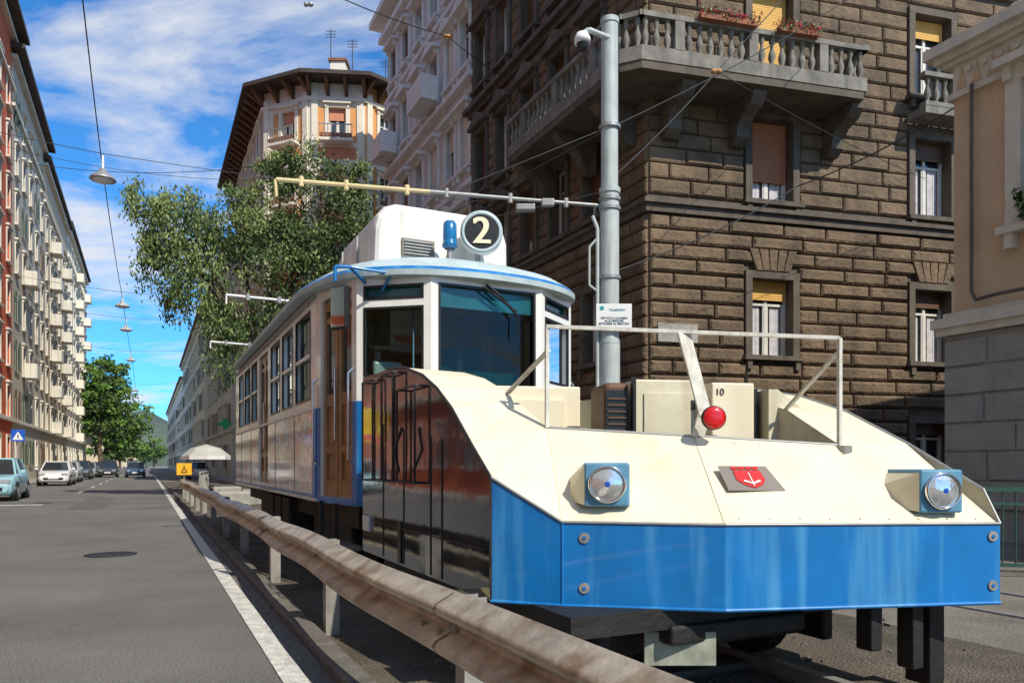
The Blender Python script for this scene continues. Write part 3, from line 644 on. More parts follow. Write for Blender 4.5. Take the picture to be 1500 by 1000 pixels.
for (x,d,zt) in ((-7.0,18.4,5.4),(-10.2,25.4,5.4)):
    q=MB('catenary_arm'); lat=x*CA+d*SA; al=-x*SA+d*CA
    e=S3(lat+4.9,al-.8,5.2); q.cyl((e.x,e.y,0),(e.x,e.y,5.6),.13,POLEM,n=12)
    f=Vector((x,d,zt)); q.cyl(e,f,.035,WHITEP,n=8); q.cyl(f,f-Vector((0,0,.22)),.025,WHITEP,n=6)
    for t in (.2,.5,.75,.9): g=e.lerp(f,t); q.cyl(g-Vector((0,0,.08)),g+Vector((0,0,.08)),.06,STEEL,n=8)
    q.done()

# ------------------------------------------------------------------ wires
def wire(name,pts,r=.012,sag=0.,n=10,ins=()):
    w=MB(name)
    for a,b in zip(pts[:-1],pts[1:]):
        a=Vector(a); b=Vector(b); w.tube([a.lerp(b,i/n)-Vector((0,0,sag*4*(i/n)*(1-i/n))) for i in range(n+1)],r,WIRE,n=5)
    for (p,mt) in ins:
        p=Vector(p); w.lathe([(0,-.12),(.05,-.1),(.05,-.05),(.03,-.03),(.05,0),(.05,.05),(.03,.08),(0,.1)],mt,n=10,M=Matrix.Translation(p)@Matrix.Rotation(math.pi/2,4,'Y'))
    w.done()
def at(u,h,d): return (u*d,d,1.25+h*d)   # bearing tangent, elevation tangent, distance in metres
ORI=mat('orange_insulator',(.5,.25,.08))
J1=at(.273,.523,14.)
wire('overhead_wire',[J1,(px+.13,py,5.9)],.012,.05,ins=((J1,ORI),))
wire('overhead_wire',[at(.38,.64,16.),J1],.010); wire('overhead_wire',[J1,at(.55,.38,19.5)],.008,.1)
wire('overhead_wire',[at(.609,.487,12.9),at(.38,.37,16.),(px+.14,py,4.35)],.014,.12)
wire('overhead_wire',[(px-.13,py,5.6),S3(2.9,13,5.0),S3(2.9,40,5.6)],.010,.05)
wire('overhead_wire',[at(.45,.62,17.6),(px,py,6.62),S3(2.4,26,5.8),S3(1.8,60,7)],.010,.1)
wire('overhead_wire',[at(-.27,.64,16.),at(-.086,.57,22.),at(.0,.51,27)],.013,.1,ins=((at(-.27,.612,16.2),STEEL),(at(-.086,.57,22.),ORI)))
wire('overhead_wire',[at(-.69,.41,40),at(-.35,.395,32),at(-.17,.41,36)],.014,.5)
wire('overhead_wire',[at(-.70,.43,40),at(-.2,.38,34)],.011,.8)
LW=[S3(-1.0,6,10.8),S3(-1.0,20.5,8.75),S3(-.95,36.6,8.5),S3(-.9,55.4,8.4),S3(-.9,90,8.3)]
wire('lamp_wire',LW,.013,.25)
for (al,w) in ((20.5,.25),(36.6,.25),(43.0,.25),(55.4,.3),(78,.35)):
    l=MB('hanging_street_lamp'); c=S3(-.95,al,8.15); 
    l.lathe([(0,.2),(.07,.18),(.1,.1),(.24,0),(.29,-.06),(.29,-.085),(.26,-.09),(0,-.07)],STEEL if al<30 else POLEM,n=24,M=Matrix.Translation(c)); l.lathe([(.22,-.085),(.17,-.13),(0,-.15)],WHITEP,n=20,M=Matrix.Translation(c))
    l.cyl(c+Vector((0,0,.15)),c+Vector((0,0,.5)),.03,WHITEP,n=8); l.done()
    wire('lamp_span_wire',[S3(-8.05,al+.2,9.5),S3(-.95,al,8.7),S3(6.2 if al>50 else 11.4,al+1,9.6)],.009,.12)

# ------------------------------------------------------------------ brown corner palazzo
c0=Vector((3.45,19.)); fd=Vector((math.cos(math.radians(14.5)),math.sin(math.radians(14.5)))); p1=c0+fd*14
pl=S2(11.4,27.0); corner=(c0.x,c0.y); pbr=(p1.x-2.5,p1.y+10); pbl=S2(22,27)
D=MB('brown_palazzo'); pts=[pl,corner,(p1.x,p1.y),pbr,pbl]
Hh=20.5
fl=[(1.0,2.4),(4.1,6.13),(8.16,10.33),(11.5,13.8),(15.5,17.7)]
M,L=frameM(pl,corner); lc=[L-(y-15.6) for y in (18.1,20.1,22.1,24.1,26.0)]
M2,L2=frameM(corner,pts[2]); fc=[3.5,8.6,12.8]
for (MM_,LL,cc,w) in ((M,L,lc,.95),(M2,L2,fc,1.22)):
    ops=[]; 
    for fi,(a,b) in enumerate(fl):
        for u in cc: ops.append((u-w/2,u+w/2,a,b,fi))
    wallgrid(D,MM_,LL,0,Hh,ops,lambda u,z:DTRIM if z<15 else DSTONE,.3)
    ex=[(o[0]-.2,o[1]+.2,o[2]-.16,o[3]+.26) for o in ops]
    rustic(D,MM_,LL,.2,7.6,ex,DSTONE,course=.37,blk=1.35,pr=.11,bev=.075,joint=.006)
    rustic(D,MM_,LL,8.1,14.6,ex,DSTONE,course=.40,blk=1.2,pr=.08,bev=.06,joint=.006)
    rustic(D,MM_,LL,15.1,20.3,ex,DSTONE,course=.45,blk=1.2,pr=.04)
    for o in ops:
        kd,sh,fr=('blind',BLINDY,.25) if o[4]==1 else ('blind',BLINDO,.72) if o[4]==2 else ('blind',BLINDY,.95)
        if MM_ is M: kd=random.choice(('plain','blind','plain')); sh=SHUT
        elif o[0]>7: fr=.22; sh=SHUT if o[4]<3 else BLINDY
        window(D,MM_,o[0],o[1],o[2],o[3],.3,kd,shut=sh,frac=fr)
        if MM_ is M2 and o[4] in (1,2):
            n_=9
            for k in range(n_):
                a=o[0]+.14+k*(o[1]-o[0]-.28)/n_
                if 3<=k<=5: continue
                D.box((a,.285+.006*(k%2),o[2]+.08),(a+.1,.297,o[3]-.65),CURT,MM_)
        surround(D,MM_,o[0],o[1],o[2],o[3],DTRIM,w=.19,pr=.13,hood=.32 if (MM_ is M and o[4]>1) or o[4]>3 else 0,sill=2,ped=1 if (MM_ is M and o[4] in(2,3)) else 0)
        if MM_ is M2 and o[4]==1:
            c=(o[0]+o[1])/2
            for k in (-2,-1,0,1,2): D.add([(c+k*.2-.09,-.16,o[3]+.20),(c+k*.2+.09,-.16,o[3]+.20),(c+k*.29+.12,-.16,o[3]+.75),(c+k*.29-.12,-.16,o[3]+.75),(c+k*.2-.09,-.01,o[3]+.20),(c+k*.2+.09,-.01,o[3]+.20),(c+k*.29+.12,-.01,o[3]+.75),(c+k*.29-.12,-.01,o[3]+.75)],[(0,1,2,3),(0,1,5,4),(1,2,6,5),(2,3,7,6),(3,0,4,7)],DSTONE,False,MM_)
for i in (2,3,4):
    Mx,Lx=frameM(pts[i],pts[(i+1)%5]); wallgrid(D,Mx,Lx,0,Hh,[],lambda u,z:DSTONE,.3)
D.prism(offset(pts,.16),7.62,7.82,DTRIM); D.prism(offset(pts,.25),7.82,7.93,DTRIM); D.prism(offset(pts,.12),7.93,8.03,DTRIM)
D.prism(offset(pts,.12),14.65,14.85,DTRIM); D.prism(offset(pts,.3),14.85,15.02,DTRIM)
D.prism(offset(pts,.9),Hh,Hh+.4,DTRIM); D.prism(offset(pts,.12),.0,.5,DTRIM)
ob=offset(pts,1.45)
def onl(poly,i,t): a=Vector(poly[i]); b=Vector(poly[(i+1)%len(poly)]); return tuple(a+(b-a).normalized()*t)
q0=onl(ob,0,(Vector(ob[1])-Vector(ob[0])).length-6.4); q1=ob[1]; q2=onl(ob,1,6.5)
a0=(M@Vector((L-5.4,0,0))); a2=(M2@Vector((5.6,0,0)))
q1a=tuple(Vector(q1)+(Vector(q0)-Vector(q1)).normalized()*.35); q1b=tuple(Vector(q1)+(Vector(q2)-Vector(q1)).normalized()*.35)
slab=[tuple(s) for s in [(a0.x,a0.y),corner,(a2.x,a2.y),q2,q1b,q1a,q0]][::-1]
D.prism(slab,10.64,10.86,BALS)
D.prism([tuple(Vector(s)*.985+Vector((corner[0],corner[1]))*.015) for s in slab],10.45,10.635,DTRIM)
def ins(a,b,d=.12):
    a=Vector(a);b=Vector(b); t=(b-a).normalized(); nn=Vector((-t.y,t.x)); return tuple(a+nn*d),tuple(b+nn*d)
for (a,b) in ((q0,q1a),(q1a,q1b),(q1b,q2),(q2,(a2.x,a2.y))):
    x,y=ins(a,b); baluster_run(D,x,y,10.86,BALS,h=.92,sp=.27)
def bracket(Mx,u,z,pr,h,mt,w=.36):
    prof=[(0,0),(-pr,0),(-pr,-.12*h),(-pr*.85,-.3*h),(-pr*.55,-.42*h),(-pr*.4,-.6*h),(-pr*.38,-.85*h),(-pr*.2,-h),(0,-h)]
    n=len(prof); D.add([(u-w/2,y,z+zz) for y,zz in prof]+[(u+w/2,y,z+zz) for y,zz in prof],[tuple(range(n)),tuple(reversed(range(n,2*n)))]+[(i,(i+1)%n,n+(i+1)%n,n+i) for i in range(n)],mt,False,Mx)
for u in (.5,2.4,5.2): bracket(M2,u,10.44,1.25,1.0,DTRIM)
for u in (L-.6,L-2.6,L-4.9): bracket(M,u,10.44,1.25,1.0,DTRIM)
FLW=mat('red_flowers',(.5,.03,.05),rough=.8)
for (u0,u1) in ((.6,2.1),(2.7,3.8)):
    D.box((u0,-1.62,11.72),(u1,-1.46,11.84),TILE,M2)
    for k in range(520):
        c=M2@Vector((random.uniform(u0-.05,u1+.05),-1.54+random.uniform(-.18,.15),11.80+random.uniform(-.06,.20))); r=.05
        D.add([c+Vector((random.uniform(-r,r),random.uniform(-r,r),random.uniform(-r,r))) for _ in range(3)],[(0,1,2)],random.choice((FLW,FLW,LEAFD,LEAFL)))
D.box((7.7,-.8,10.7),(11.4,-.14,10.9),BALS,M2)
xa=M2@Vector((7.7,-.7,0)); xb=M2@Vector((11.4,-.7,0)); baluster_run(D,(xa.x,xa.y),(xb.x,xb.y),10.9,BALS,h=.9,sp=.27)
D.box((.2,-.15,4.35),(1.3,-.12,4.82),RUBB,M2)
D.text('SCALA AL GUARDO',.1,INK,M2@Matrix.Translation((.75,-.155,4.6)),.002)
D.done()

# grey palazzo
g=[S2(11.4,38.4),S2(11.4,27.02),S2(24,27.02),S2(24,38.4)]
fl2=[(1.0,3.2),(5.0,7.2),(9.0,11.3),(13.0,15.2),(17.0,19.1),(20.8,22.5)]
building('grey_palazzo',g,24.3,fl2,[[1.1,3.1,5.1,7.1,9.1,10.7],None,None,None],GREYW,GREYT,[SHUT,BEIGE2],kinds=('plain','closed','blind'),ww=1.0,cors=[(4.2,.25,.18),(8.1,.25,.25),(12.2,.2,.15),(16.3,.2,.25),(20.1,.2,.15),(23.4,.3,.4)],hood=.38,peds=(2,4),sills=2,balc=lambda i,f,o:(f in (2,4) and int(o[0])%3==0),roof=GREYT,eave=.8,roofh=.3)

# corner tower building (orange / ivory) with deep eaves
tw=[(-14.9-.437*16,45+.9*16),(-14.9,45.),(-11.75,43.6),(-8.6,43.9),(-4.6,47.8),(-8,62)]
B=MB('corner_tower_building'); Hh=23.4
fl3=[(2,4),(5.6,7.6),(9.2,11.2),(12.8,14.8),(16.4,18.4),(20.0,22.0)]
for i in range(len(tw)):
    M,L=frameM(tw[i],tw[(i+1)%len(tw)]); cols={0:[2,5,8,11,14],1:[L/2+.2],2:[L/2],3:[1.5,4.0]}.get(i,None)
    ops=[]
    if cols:
        for a,b in fl3:
            for u in cols: ops.append((u-.5,u+.5,a,b))
    wallgrid(B,M,L,0,Hh,ops,lambda u,z:(ORW if i==3 else IVW) if i else BEIGE,.25)
    for o in ops:
        c=(o[0]+o[1])/2
        window(B,M,o[0],o[1],o[2],o[3],.25,random.choice(('plain','blind')) ,shut=SALM,frac=.35,lod=0)
        surround(B,M,o[0],o[1],o[2],o[3],IVW,w=.2,pr=.1,hood=.25,sill=1)
        if i in (1,2,3):
            m_=ORW if i!=2 else SALM
            B.box((o[0]-.6,-.03,o[2]-1.3),(o[1]+.6,-.004,o[2]-.3),m_,M); B.box((o[0]-.62,-.035,o[2]),(o[0]-.25,-.004,o[3]),ORW,M); B.box((o[1]+.25,-.035,o[2]),(o[1]+.62,-.004,o[3]),ORW,M)
            B.box((o[0]-.45,-.8,o[2]-.2),(o[1]+.45,-.25,o[2]-.05),IVW,M)
            for k in range(9): B.box((o[0]-.43+k*.23,-.78,o[2]-.05),(o[0]-.40+k*.23,-.75,o[2]+.7),STEEL,M)
            B.box((o[0]-.45,-.79,o[2]+.7),(o[1]+.45,-.74,o[2]+.76),STEEL,M)
            B.box((o[0]-.4,-.74,o[2]+.05),(o[1]+.4,-.6,o[2]+.25),TILE,M)
    if i in (1,2,3):
        for u in (.12,L-.45): B.box((u,-.12,0),(u+.35,-.003,Hh-.5),IVW,M)
    if i<4:
        n=int(L/.9)
        for k in range(n+1): 
            u=k*L/n; B.add([(u-.09,0,Hh-.75),(u+.09,0,Hh-.75),(u-.09,-.0,Hh),(u+.09,0,Hh),(u-.09,-1.0,Hh),(u+.09,-1.0,Hh),(u-.09,-1.0,Hh-.15),(u+.09,-1.0,Hh-.15)],[(0,1,7,6),(6,7,5,4),(0,6,4,2),(1,3,5,7)],SHUT,False,M)
B.prism(offset(tw,.15),Hh-1.05,Hh-.85,IVW)
B.prism(offset(tw,.12),18.75,18.95,IVW)
eo=offset(tw,1.2); B.prism(eo,Hh,Hh+.22,ROOFT)
cc=Vector((-10.5,52)); n=len(eo); B.add([(p[0],p[1],Hh+.22) for p in eo]+[(p[0]+(cc.x-p[0])*.8,p[1]+(cc.y-p[1])*.8,Hh+1.1) for p in eo],[(i,(i+1)%n,n+(i+1)%n,n+i) for i in range(n)]+[tuple(range(n,2*n))],ROOFT)
B.box((-10.9,45.0,Hh+.2),(-10.0,45.9,Hh+2.0),IVW); B.box((-11.0,44.9,Hh+2.0),(-9.9,46.0,Hh+2.15),TILE)
for (x,z) in ((-10.9,4.0),(-9.6,3.4),(-7.6,2.2)):
    B.cyl((x,45.2,Hh+.3),(x,45.2,Hh+z),.03,WIRE,n=5)
    for k in range(3): B.cyl((x-.3,45.2,Hh+z-.1-k*.18),(x+.3,45.2,Hh+z-.1-k*.18),.02,WIRE,n=4)
B.done()

# right tan house
Rb=MB('tan_house'); rp=[S2(12.5,8.3),S2(12.5,-12),S2(24,-12),S2(24,8.3)]
M,L=frameM(rp[0],rp[1])
ops=[(1.15,2.3,5.05,7.35),(4.3,5.45,5.05,7.35),(8,9.1,5.05,7.35)]
wallgrid(Rb,M,L,0,8.35,ops,lambda u,z:TANW,.28)
for i in (1,2,3):
    Mx,Lx=frameM(rp[i],rp[(i+1)%4]); wallgrid(Rb,Mx,Lx,0,8.35,[],lambda u,z:TANW,.3)
for o in ops:
    window(Rb,M,o[0],o[1],o[2],o[3],.28,'blind',shut=BLINDY,frac=.3); surround(Rb,M,o[0],o[1],o[2],o[3],TANT,w=.24,pr=.1,hood=.3,sill=2)
for z,h,p in ((3.45,.13,.20),(3.58,.16,.26),(3.74,.10,.12),(7.50,.10,.08),(8.06,.07,.12),(8.13,.11,.22),(8.24,.18,.34)): Rb.prism(offset(rp,p),z,z+h,TANT)
Rb.box((0,-.02,7.6),(L,-.003,8.06),TANT,M)
for k in range(60):
    u=.05+k*.26; Rb.add([(u,-.022,7.64),(u+.10,-.09,7.83),(u+.20,-.022,7.64),(u+.10,-.022,8.02)],[(0,1,3),(1,2,3),(0,2,1)],TANW,False,M)
    Rb.cyl((u+.23,-.07,7.92),(u+.23,-.02,7.92),.055,TANT,n=8,M=M)
Rb.prism(offset(rp,.1),0,3.44,PLINTH)
rustic(Rb,frameM(offset(rp,.1)[0],offset(rp,.1)[1])[0],L,.5,3.4,[],PLINTH,course=.48,blk=1.3,pr=.03,bev=.02)
Rb.prism(offset(rp,-.6),8.4,9.0,TANT)
Rb.tube([(.38,-.12,7.6),(.38,-.12,4.15),(.46,-.14,3.98),(.9,-.3,3.97),(4,-.3,3.97)],.03,mat('downpipe',(.12,.09,.07),rough=.5),n=8,M=M)
for k in range(260):
    c=M@Vector((random.uniform(1.2,2.2),-.28+random.uniform(-.15,.2),5.2+random.uniform(-.1,.35))); r=.09
    Rb.add([c+Vector((random.uniform(-r,r),random.uniform(-r,r),random.uniform(-r,r))) for _ in range(3)],[(0,1,2)],random.choice((LEAFL,LEAFD)))
Rb.done()

# ------------------------------------------------------------------ left row
def cols(L,sp): 
    n=int(L/sp); return [(i+.5)*L/n for i in range(n)]
def lrow(name,y0,y1,H,wall,trim,sh,kinds,sp=2.9,st=3.3,ground=None,bal=None,x=-8.0,**k):
    p=[S2(x,y0),S2(x,y1),S2(x-12,y1),S2(x-12,y0)]; n=int((H-1.2)/st)
    fl=[(1.0+i*st+(.2 if i==0 else 0),1.0+i*st+2.0) for i in range(n)]
    return building(name,p,H,fl,[cols(y1-y0,sp),None,None,cols(11,3) if y0<60 else None],wall,trim,sh,kinds=kinds,lod=1,ground=ground,balc=bal,
        cors=[(st*1.0+.75,.2,.2),(H-st-.3,.2,.2),(H-.5,.25,.35)],**k)
lrow('red_apartment_house',18,59,29.5,REDW,BEIGE2,[SHUTR,BEIGE2],('plain','closed','blind'),sp=3.4,ground=(4.0,REDW),bal=lambda i,f,o:(i==0 and f in (1,3) and int(o[0])%4==0),roof=ROOFT,eave=.9)
lrow('beige_apartment_house',59.05,76,28.5,BEIGE,BEIGE2,[SHUT,SHUTG],('plain','open','blind'),bal=lambda i,f,o:(i==0 and f in (2,4) and int(o[0])%4==0),roof=ROOFT,eave=.8)
lrow('balcony_apartment_house',76.05,97,27.5,BEIGE3,BEIGE2,[SHUT,BEIGE2],('plain','closed'),sp=3.4,bal=lambda i,f,o:(i==0 and f>0 and int(o[0]/3.4)%3==1),roof=ROOFT)
lrow('white_apartment_house',97.05,126,28,BEIGE2,IVW,[SHUT,BEIGE],('plain','closed'),sp=3.1,bal=lambda i,f,o:(i==0 and f>0 and int(o[0]/3.1)%4==3),roof=ROOFT)
lrow('ochre_apartment_house',185,240,14,BEIGE3,BEIGE2,[SHUTG],('plain','closed'),roof=TILE)
lrow('rendered_apartment_house',-30,17.9,24,BEIGE2,IVW,[SHUTR,SHUT],('plain','closed'),ground=(4.5,REDW),roof=TILE,x=-8.2)
def rrow(name,y0,y1,H,wall,trim,sh,x=6.0,st=3.4,bal=None,**k):
    p=[S2(x,y1),S2(x,y0),S2(x+12,y0),S2(x+12,y1)]; n=int((H-1)/st)
    fl=[(1.0+i*st,3.0+i*st) for i in range(n)]
    building(name,p,H,fl,[cols(y1-y0,2.9),cols(12,2.9),None,None],wall,trim,sh,kinds=('plain','closed','open'),lod=1,balc=bal,cors=[(4.0,.2,.2),(H-.6,.3,.4)],**k)
rrow('stone_apartment_house',66,92,19.5,BEIGE2,BEIGE2,[SHUT,SHUTG],x=6.3,bal=lambda i,f,o:(i==0 and f>0 and int(o[0])%3==0),roof=TILE)
rrow('pale_apartment_house',92.1,150,19,IVW,IVW,[SHUTG,SHUT],x=5.9,bal=lambda i,f,o:(i==0 and f in(1,2,3) and int(o[0])%3==0),roof=TILE)
rrow('apartment_house',150.1,260,17,IVW,IVW,[SHUT],x=5.9,roof=TILE)
building('distant_house',[S2(-16,392),S2(-16,391),S2(-3,391),S2(-3,405)],13,[(1,3),(5,7),(9,11)],[None,cols(13,3),None,None],BEIGE3,BEIGE2,[SHUT],lod=1,roof=TILE)
hm=MB('hills'); HG=mat('hill_green',(.07,.095,.07),rough=1,var=.4,scale=.02)
vs=[];fs=[];nx=60
for j in range(4):
    for i in range(nx+1):
        x=-500+1000*i/nx; h=[0,.7,1,0][j]*(30+14*math.sin(i*.5)+8*math.sin(i*1.3)); vs.append(S3(x,560+j*60,h-1))
for j in range(3):
    for i in range(nx): fs.append((j*(nx+1)+i,j*(nx+1)+i+1,(j+1)*(nx+1)+i+1,(j+1)*(nx+1)+i))
hm.add(vs,fs,HG,True); hm.done(False)

# ------------------------------------------------------------------ trees
def tree(name,base,forks,blobs,leafsz,mats,per=70,tr=.25):
    t=MB(name); b=Vector(base); f=Vector(forks)
    pp=[b,b.lerp(f,.35)+Vector((.12,0,0)),b.lerp(f,.7)-Vector((.1,.05,0)),f]
    rr=[tr*1.3,tr,tr*.85,tr*.7]
    for i in range(3): t.cyl(pp[i],pp[i+1],rr[i],BARK,r1=rr[i+1],n=10)
    for (c,r,cnt,dk,drp) in blobs:
        c=Vector(c); m1=f.lerp(c,.5)+Vector((random.uniform(-.4,.4),random.uniform(-.4,.4),.35))
        t.cyl(f,m1,tr*.45,BARK,r1=tr*.28,n=7); t.cyl(m1,c,tr*.28,BARK,r1=tr*.12,n=6)
        for k in range(cnt):
            while True:
                v=Vector((random.uniform(-1,1),random.uniform(-1,1),random.uniform(-1,1)))
                if .15<v.length<1: break
            v=v*(.55+.5*random.random())/max(.4,v.length)**.5
            cc=c+Vector((v.x*r[0],v.y*r[1],v.z*r[2]))
            if k%3==0: t.cyl(c.lerp(cc,.15)+Vector((0,0,-.1)),cc,tr*.1,BARK,r1=.012,n=4)
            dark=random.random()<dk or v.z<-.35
            rs=random.uniform(.2,.42)*(r[0]+r[2])*.28+.12
            out=(cc-c).normalized()
            for q in range(per):
                d=Vector((random.gauss(0,1),random.gauss(0,1),random.gauss(0,.6)))*rs*.55
                p=cc+d+out*abs(random.gauss(0,.25))*rs-Vector((0,0,drp*random.random()**2*rs*3))
                s=leafsz*random.uniform(.6,1.4); a=Vector((random.uniform(-1,1),random.uniform(-1,1),random.uniform(-1.2,.3)-drp)).normalized(); w=a.cross(Vector((random.uniform(-1,1),random.uniform(-1,1),random.uniform(-1,1)))).normalized()
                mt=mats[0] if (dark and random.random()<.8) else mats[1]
                t.add([p,p+a*s*.5+w*s*.2,p+a*s,p+a*s*.5-w*s*.2],[(0,1,2,3)],mt)
    return t.done(False)
tree('street_tree',(-9.4,28,0),(-9.4,28,5.6),[
 ((-7.0,28,10.7),(1.9,1.8,2.5),85,.75,.3),((-8.3,27.5,8.8),(1.6,1.6,1.9),55,.65,.5),((-6.3,28.6,12.3),(.8,.8,.9),16,.45,.2),((-8.6,28,12.3),(1.1,1,1.0),24,.4,.3),((-5.8,28.4,9.6),(1.0,1.2,1.6),30,.8,.3),
 ((-9.9,27.8,10.5),(1.5,1.5,1.7),50,.35,.6),((-12.0,27.5,10.5),(1.6,1.3,1.1),38,.15,.8),((-13.4,27.5,11.0),(1.0,.8,.6),16,.1,.9),((-11.7,27.3,8.9),(1.4,1.3,1.3),38,.2,1.0),
 ((-10.6,27.5,7.2),(1.2,1.0,1.1),28,.35,1.1),((-12.8,27.4,9.2),(1.0,.8,.9),20,.1,1.2),((-12.3,27.4,7.7),(.8,.7,.6),12,.1,1.4),((-8.4,28,6.9),(1.6,1.4,1.1),34,.8,.6),((-6.6,28.5,8.0),(1.1,1.2,1.3),28,.85,.4),((-10.4,27.5,5.6),(.8,.8,.8),12,.4,1.1)],
 .15,(LEAFD,LEAFL),per=100)
cx=S3(-5.8,118,0)
tree('plane_tree',cx,cx+Vector((0,0,5)),[(cx+Vector((dx,dy,z)),(r,r,r*.9),32,.35,.2) for (dx,dy,z,r) in ((0,0,11,4),(-3,0,8,3.2),(3.5,0,8,3.4),(.5,0,14.5,2.8),(2,-1,11,3),(-2.5,0,12,2.6))],.55,(LEAFD,LEAFB),per=60,tr=.35)
for (la,al_) in ((-6.5,150),(-7,190),(-6.8,235),(-5,300),(2.5,330),(-1.5,380)):
    cx=S3(la,al_,0)
    tree('plane_tree',cx,cx+Vector((0,0,4)),[(cx+Vector((dx,dy,z)),(r,r,r*.9),16,.4,.2) for (dx,dy,z,r) in ((0,0,9.5,4.2),(3,0,7,3.3),(-3,0,7.5,3),(0,0,5,3))],1.0,(LEAFD,LEAFB),per=36,tr=.35)
# ------------------------------------------------------------------ cars
def car(name,col,lat,al,flip=True,L=3.9,W=1.7,H=1.48,z=0.0):
    paint=mat(name+'_paint',col,rough=.3,var=.04,coat=.8)
    c=MB(name,ST@Matrix.Translation((lat,al,z))@Matrix.Rotation(math.pi/2*(-1 if flip else 1),4,'Z'))
    h=L/2; w=W/2
    stn=[(-h,.45,.72,.80),(-h+.08,.28,.86,.92),(-h+.4,.22,.93,.98),(-.6,.2,.93,1),(.55,.2,.93,1),(h-1.0,.2,.90,.99),(h-.45,.2,.82,.95),(h-.12,.24,.70,.88),(h,.32,.55,.76)]
    rg=[]
    for (x,zb,zt,f) in stn:
        ww=w*f; m=(zb+zt)/2; rg.append([(x,-ww*.93,zb),(x,-ww,zb+.12),(x,-ww,m+.08),(x,-ww*.95,zt-.04),(x,-ww*.86,zt),(x,ww*.86,zt),(x,ww*.95,zt-.04),(x,ww,m+.08),(x,ww,zb+.12),(x,ww*.93,zb)])
    n=10
    for a,b in zip(rg[:-1],rg[1:]): c.add(a+b,[(i,(i+1)%n,n+(i+1)%n,n+i) for i in range(n)],paint,True)
    c.poly(rg[0],paint); c.poly(rg[-1],paint)
    g0=[(-h+.12,w*.86),(h-1.05,w*.86)]; g1=[(-h+.5,w*.68),(.28,w*.68)]
    b=[(g0[0][0],-g0[0][1],.91),(g0[1][0],-g0[1][1],.89),(g0[1][0],g0[1][1],.89),(g0[0][0],g0[0][1],.91)]
    t=[(g1[0][0],-g1[0][1],H-.05),(g1[1][0],-g1[1][1],H-.05),(g1[1][0],g1[1][1],H-.05),(g1[0][0],g1[0][1],H-.05)]
    c.add(b+t,[(0,1,5,4),(1,2,6,5),(2,3,7,6),(3,0,4,7)],GLASS)
    c.bbox((g1[0][0]-.06,-g1[0][1]-.02,H-.07),(g1[1][0]+.06,g1[0][1]+.02,H),paint,.03)
    for i in range(4): c.cyl(b[i],t[i],.04,paint,n=6)
    for s in (-1,1): c.cyl((-.15,s*w*.87,.9),(-.15,s*w*.70,H-.05),.04,paint,n=6)
    for x in (-h+.68,h-.72):
        for s in (-1,1):
            c.cyl((x,s*(w-.2),.31),(x,s*(w+.005),.31),.36,BLACK,n=24); c.cyl((x,s*(w-.18),.31),(x,s*(w+.02),.31),.31,TYRE,n=24); c.cyl((x,s*w,.31),(x,s*(w+.03),.31),.19,STEEL,n=16)
    for s in (-1,1):
        c.bbox((h-.2,s*w*.66-.17,.60),(h-.02,s*w*.66+.15,.74),LENS,.03); c.bbox((-h-.01,s*w*.72-.12,.62),(-h+.08,s*w*.72+.1,.82),REDP,.02)
        c.bbox((h-1.15,s*(w+.1)-.08,.93),(h-1.05,s*(w+.1)+.08,1.07),paint,.03)
    c.box((h-.05,-.5,.36),(h+.015,.5,.48),BLACK); c.box((h-.04,-.26,.42),(h+.025,.26,.53),WHITEP)
    return c.done()
car('parked_car',(.30,.52,.58),-4.85,32.0)
car('parked_car',(.7,.7,.7),-4.9,53,H=1.45,L=4.2)
car('parked_car',(.45,.46,.48),-5.1,62,L=4.2)
car('parked_car',(.06,.06,.07),-5.1,74,L=4.3,H=1.6)
car('parked_car',(.3,.3,.32),-5.2,84)
car('parked_car',(.04,.05,.07),-5.2,94,H=1.55)
car('moving_car',(.03,.06,.12),-1.0,82)
car('moving_car',(.04,.04,.045),-3.4,84,L=4.4,H=1.7)
car('parked_car',(.55,.55,.55),4.0,70,flip=False)
car('parked_car',(.1,.1,.12),4.0,80,flip=False)

# ------------------------------------------------------------------ street furniture
b=MB('advertising_banner',ST@Matrix.Translation((-6.75,37.5,0))); b.cyl((-.6,0,.13),(-.6,0,4.2),.04,STEEL); b.cyl((.6,0,.13),(.6,0,4.2),.04,STEEL)
b.box((-.65,-.03,2.35),(.65,.03,4.1),BANY); b.text('-20',.62,PINK,Matrix.Translation((0,-.035,3.35)),.004); b.box((-.6,-.04,2.45),(.6,-.031,2.75),PINK); b.text('SALDI',.25,PINK,Matrix.Translation((0,-.035,3.85)),.004); b.done()
s=MB('pedestrian_crossing_sign',ST@Matrix.Translation((-6.5,50,0))); s.cyl((0,.03,0.13),(0,.03,3.2),.035,STEEL); s.bbox((-.33,-.02,2.55),(.33,.0,3.2),SIGNB,.008); s.poly([(-.26,-.024,2.64),(.26,-.024,2.64),(0,-.024,3.1)],WHITEP)
s.box((-.03,-.03,2.72),(.03,-.026,2.92),BLACKP); s.done()
s=MB('roadworks_sign',ST@Matrix.Translation((1.25,30.5,0))); s.cyl((0,.03,0),(0,.03,.9),.03,STEEL); s.bbox((-.26,-.02,.86),(.26,.0,1.30),YSIGN,.005); s.add([(-.12,-.024,.94),(.12,-.024,.94),(0,-.024,1.2)],[(0,1,2)],BLACKP); s.add([(-.07,-.026,.97),(.07,-.026,.97),(0,-.026,1.13)],[(0,1,2)],YSIGN); s.done()
s=MB('patio_umbrella',ST@Matrix.Translation((2.9,44,0)))
SHG=mat('umbrella_cloth',(.42,.44,.40),rough=.8,var=.15)
s.cyl((0,0,0),(0,0,2.35),.035,STEEL)
vs=[(0,0,2.35)]; 
for i in range(16):
    a=math.pi*i/8; r=1.25 if i%2==0 else 1.15; vs.append((r*math.cos(a),r*math.sin(a),1.72)); 
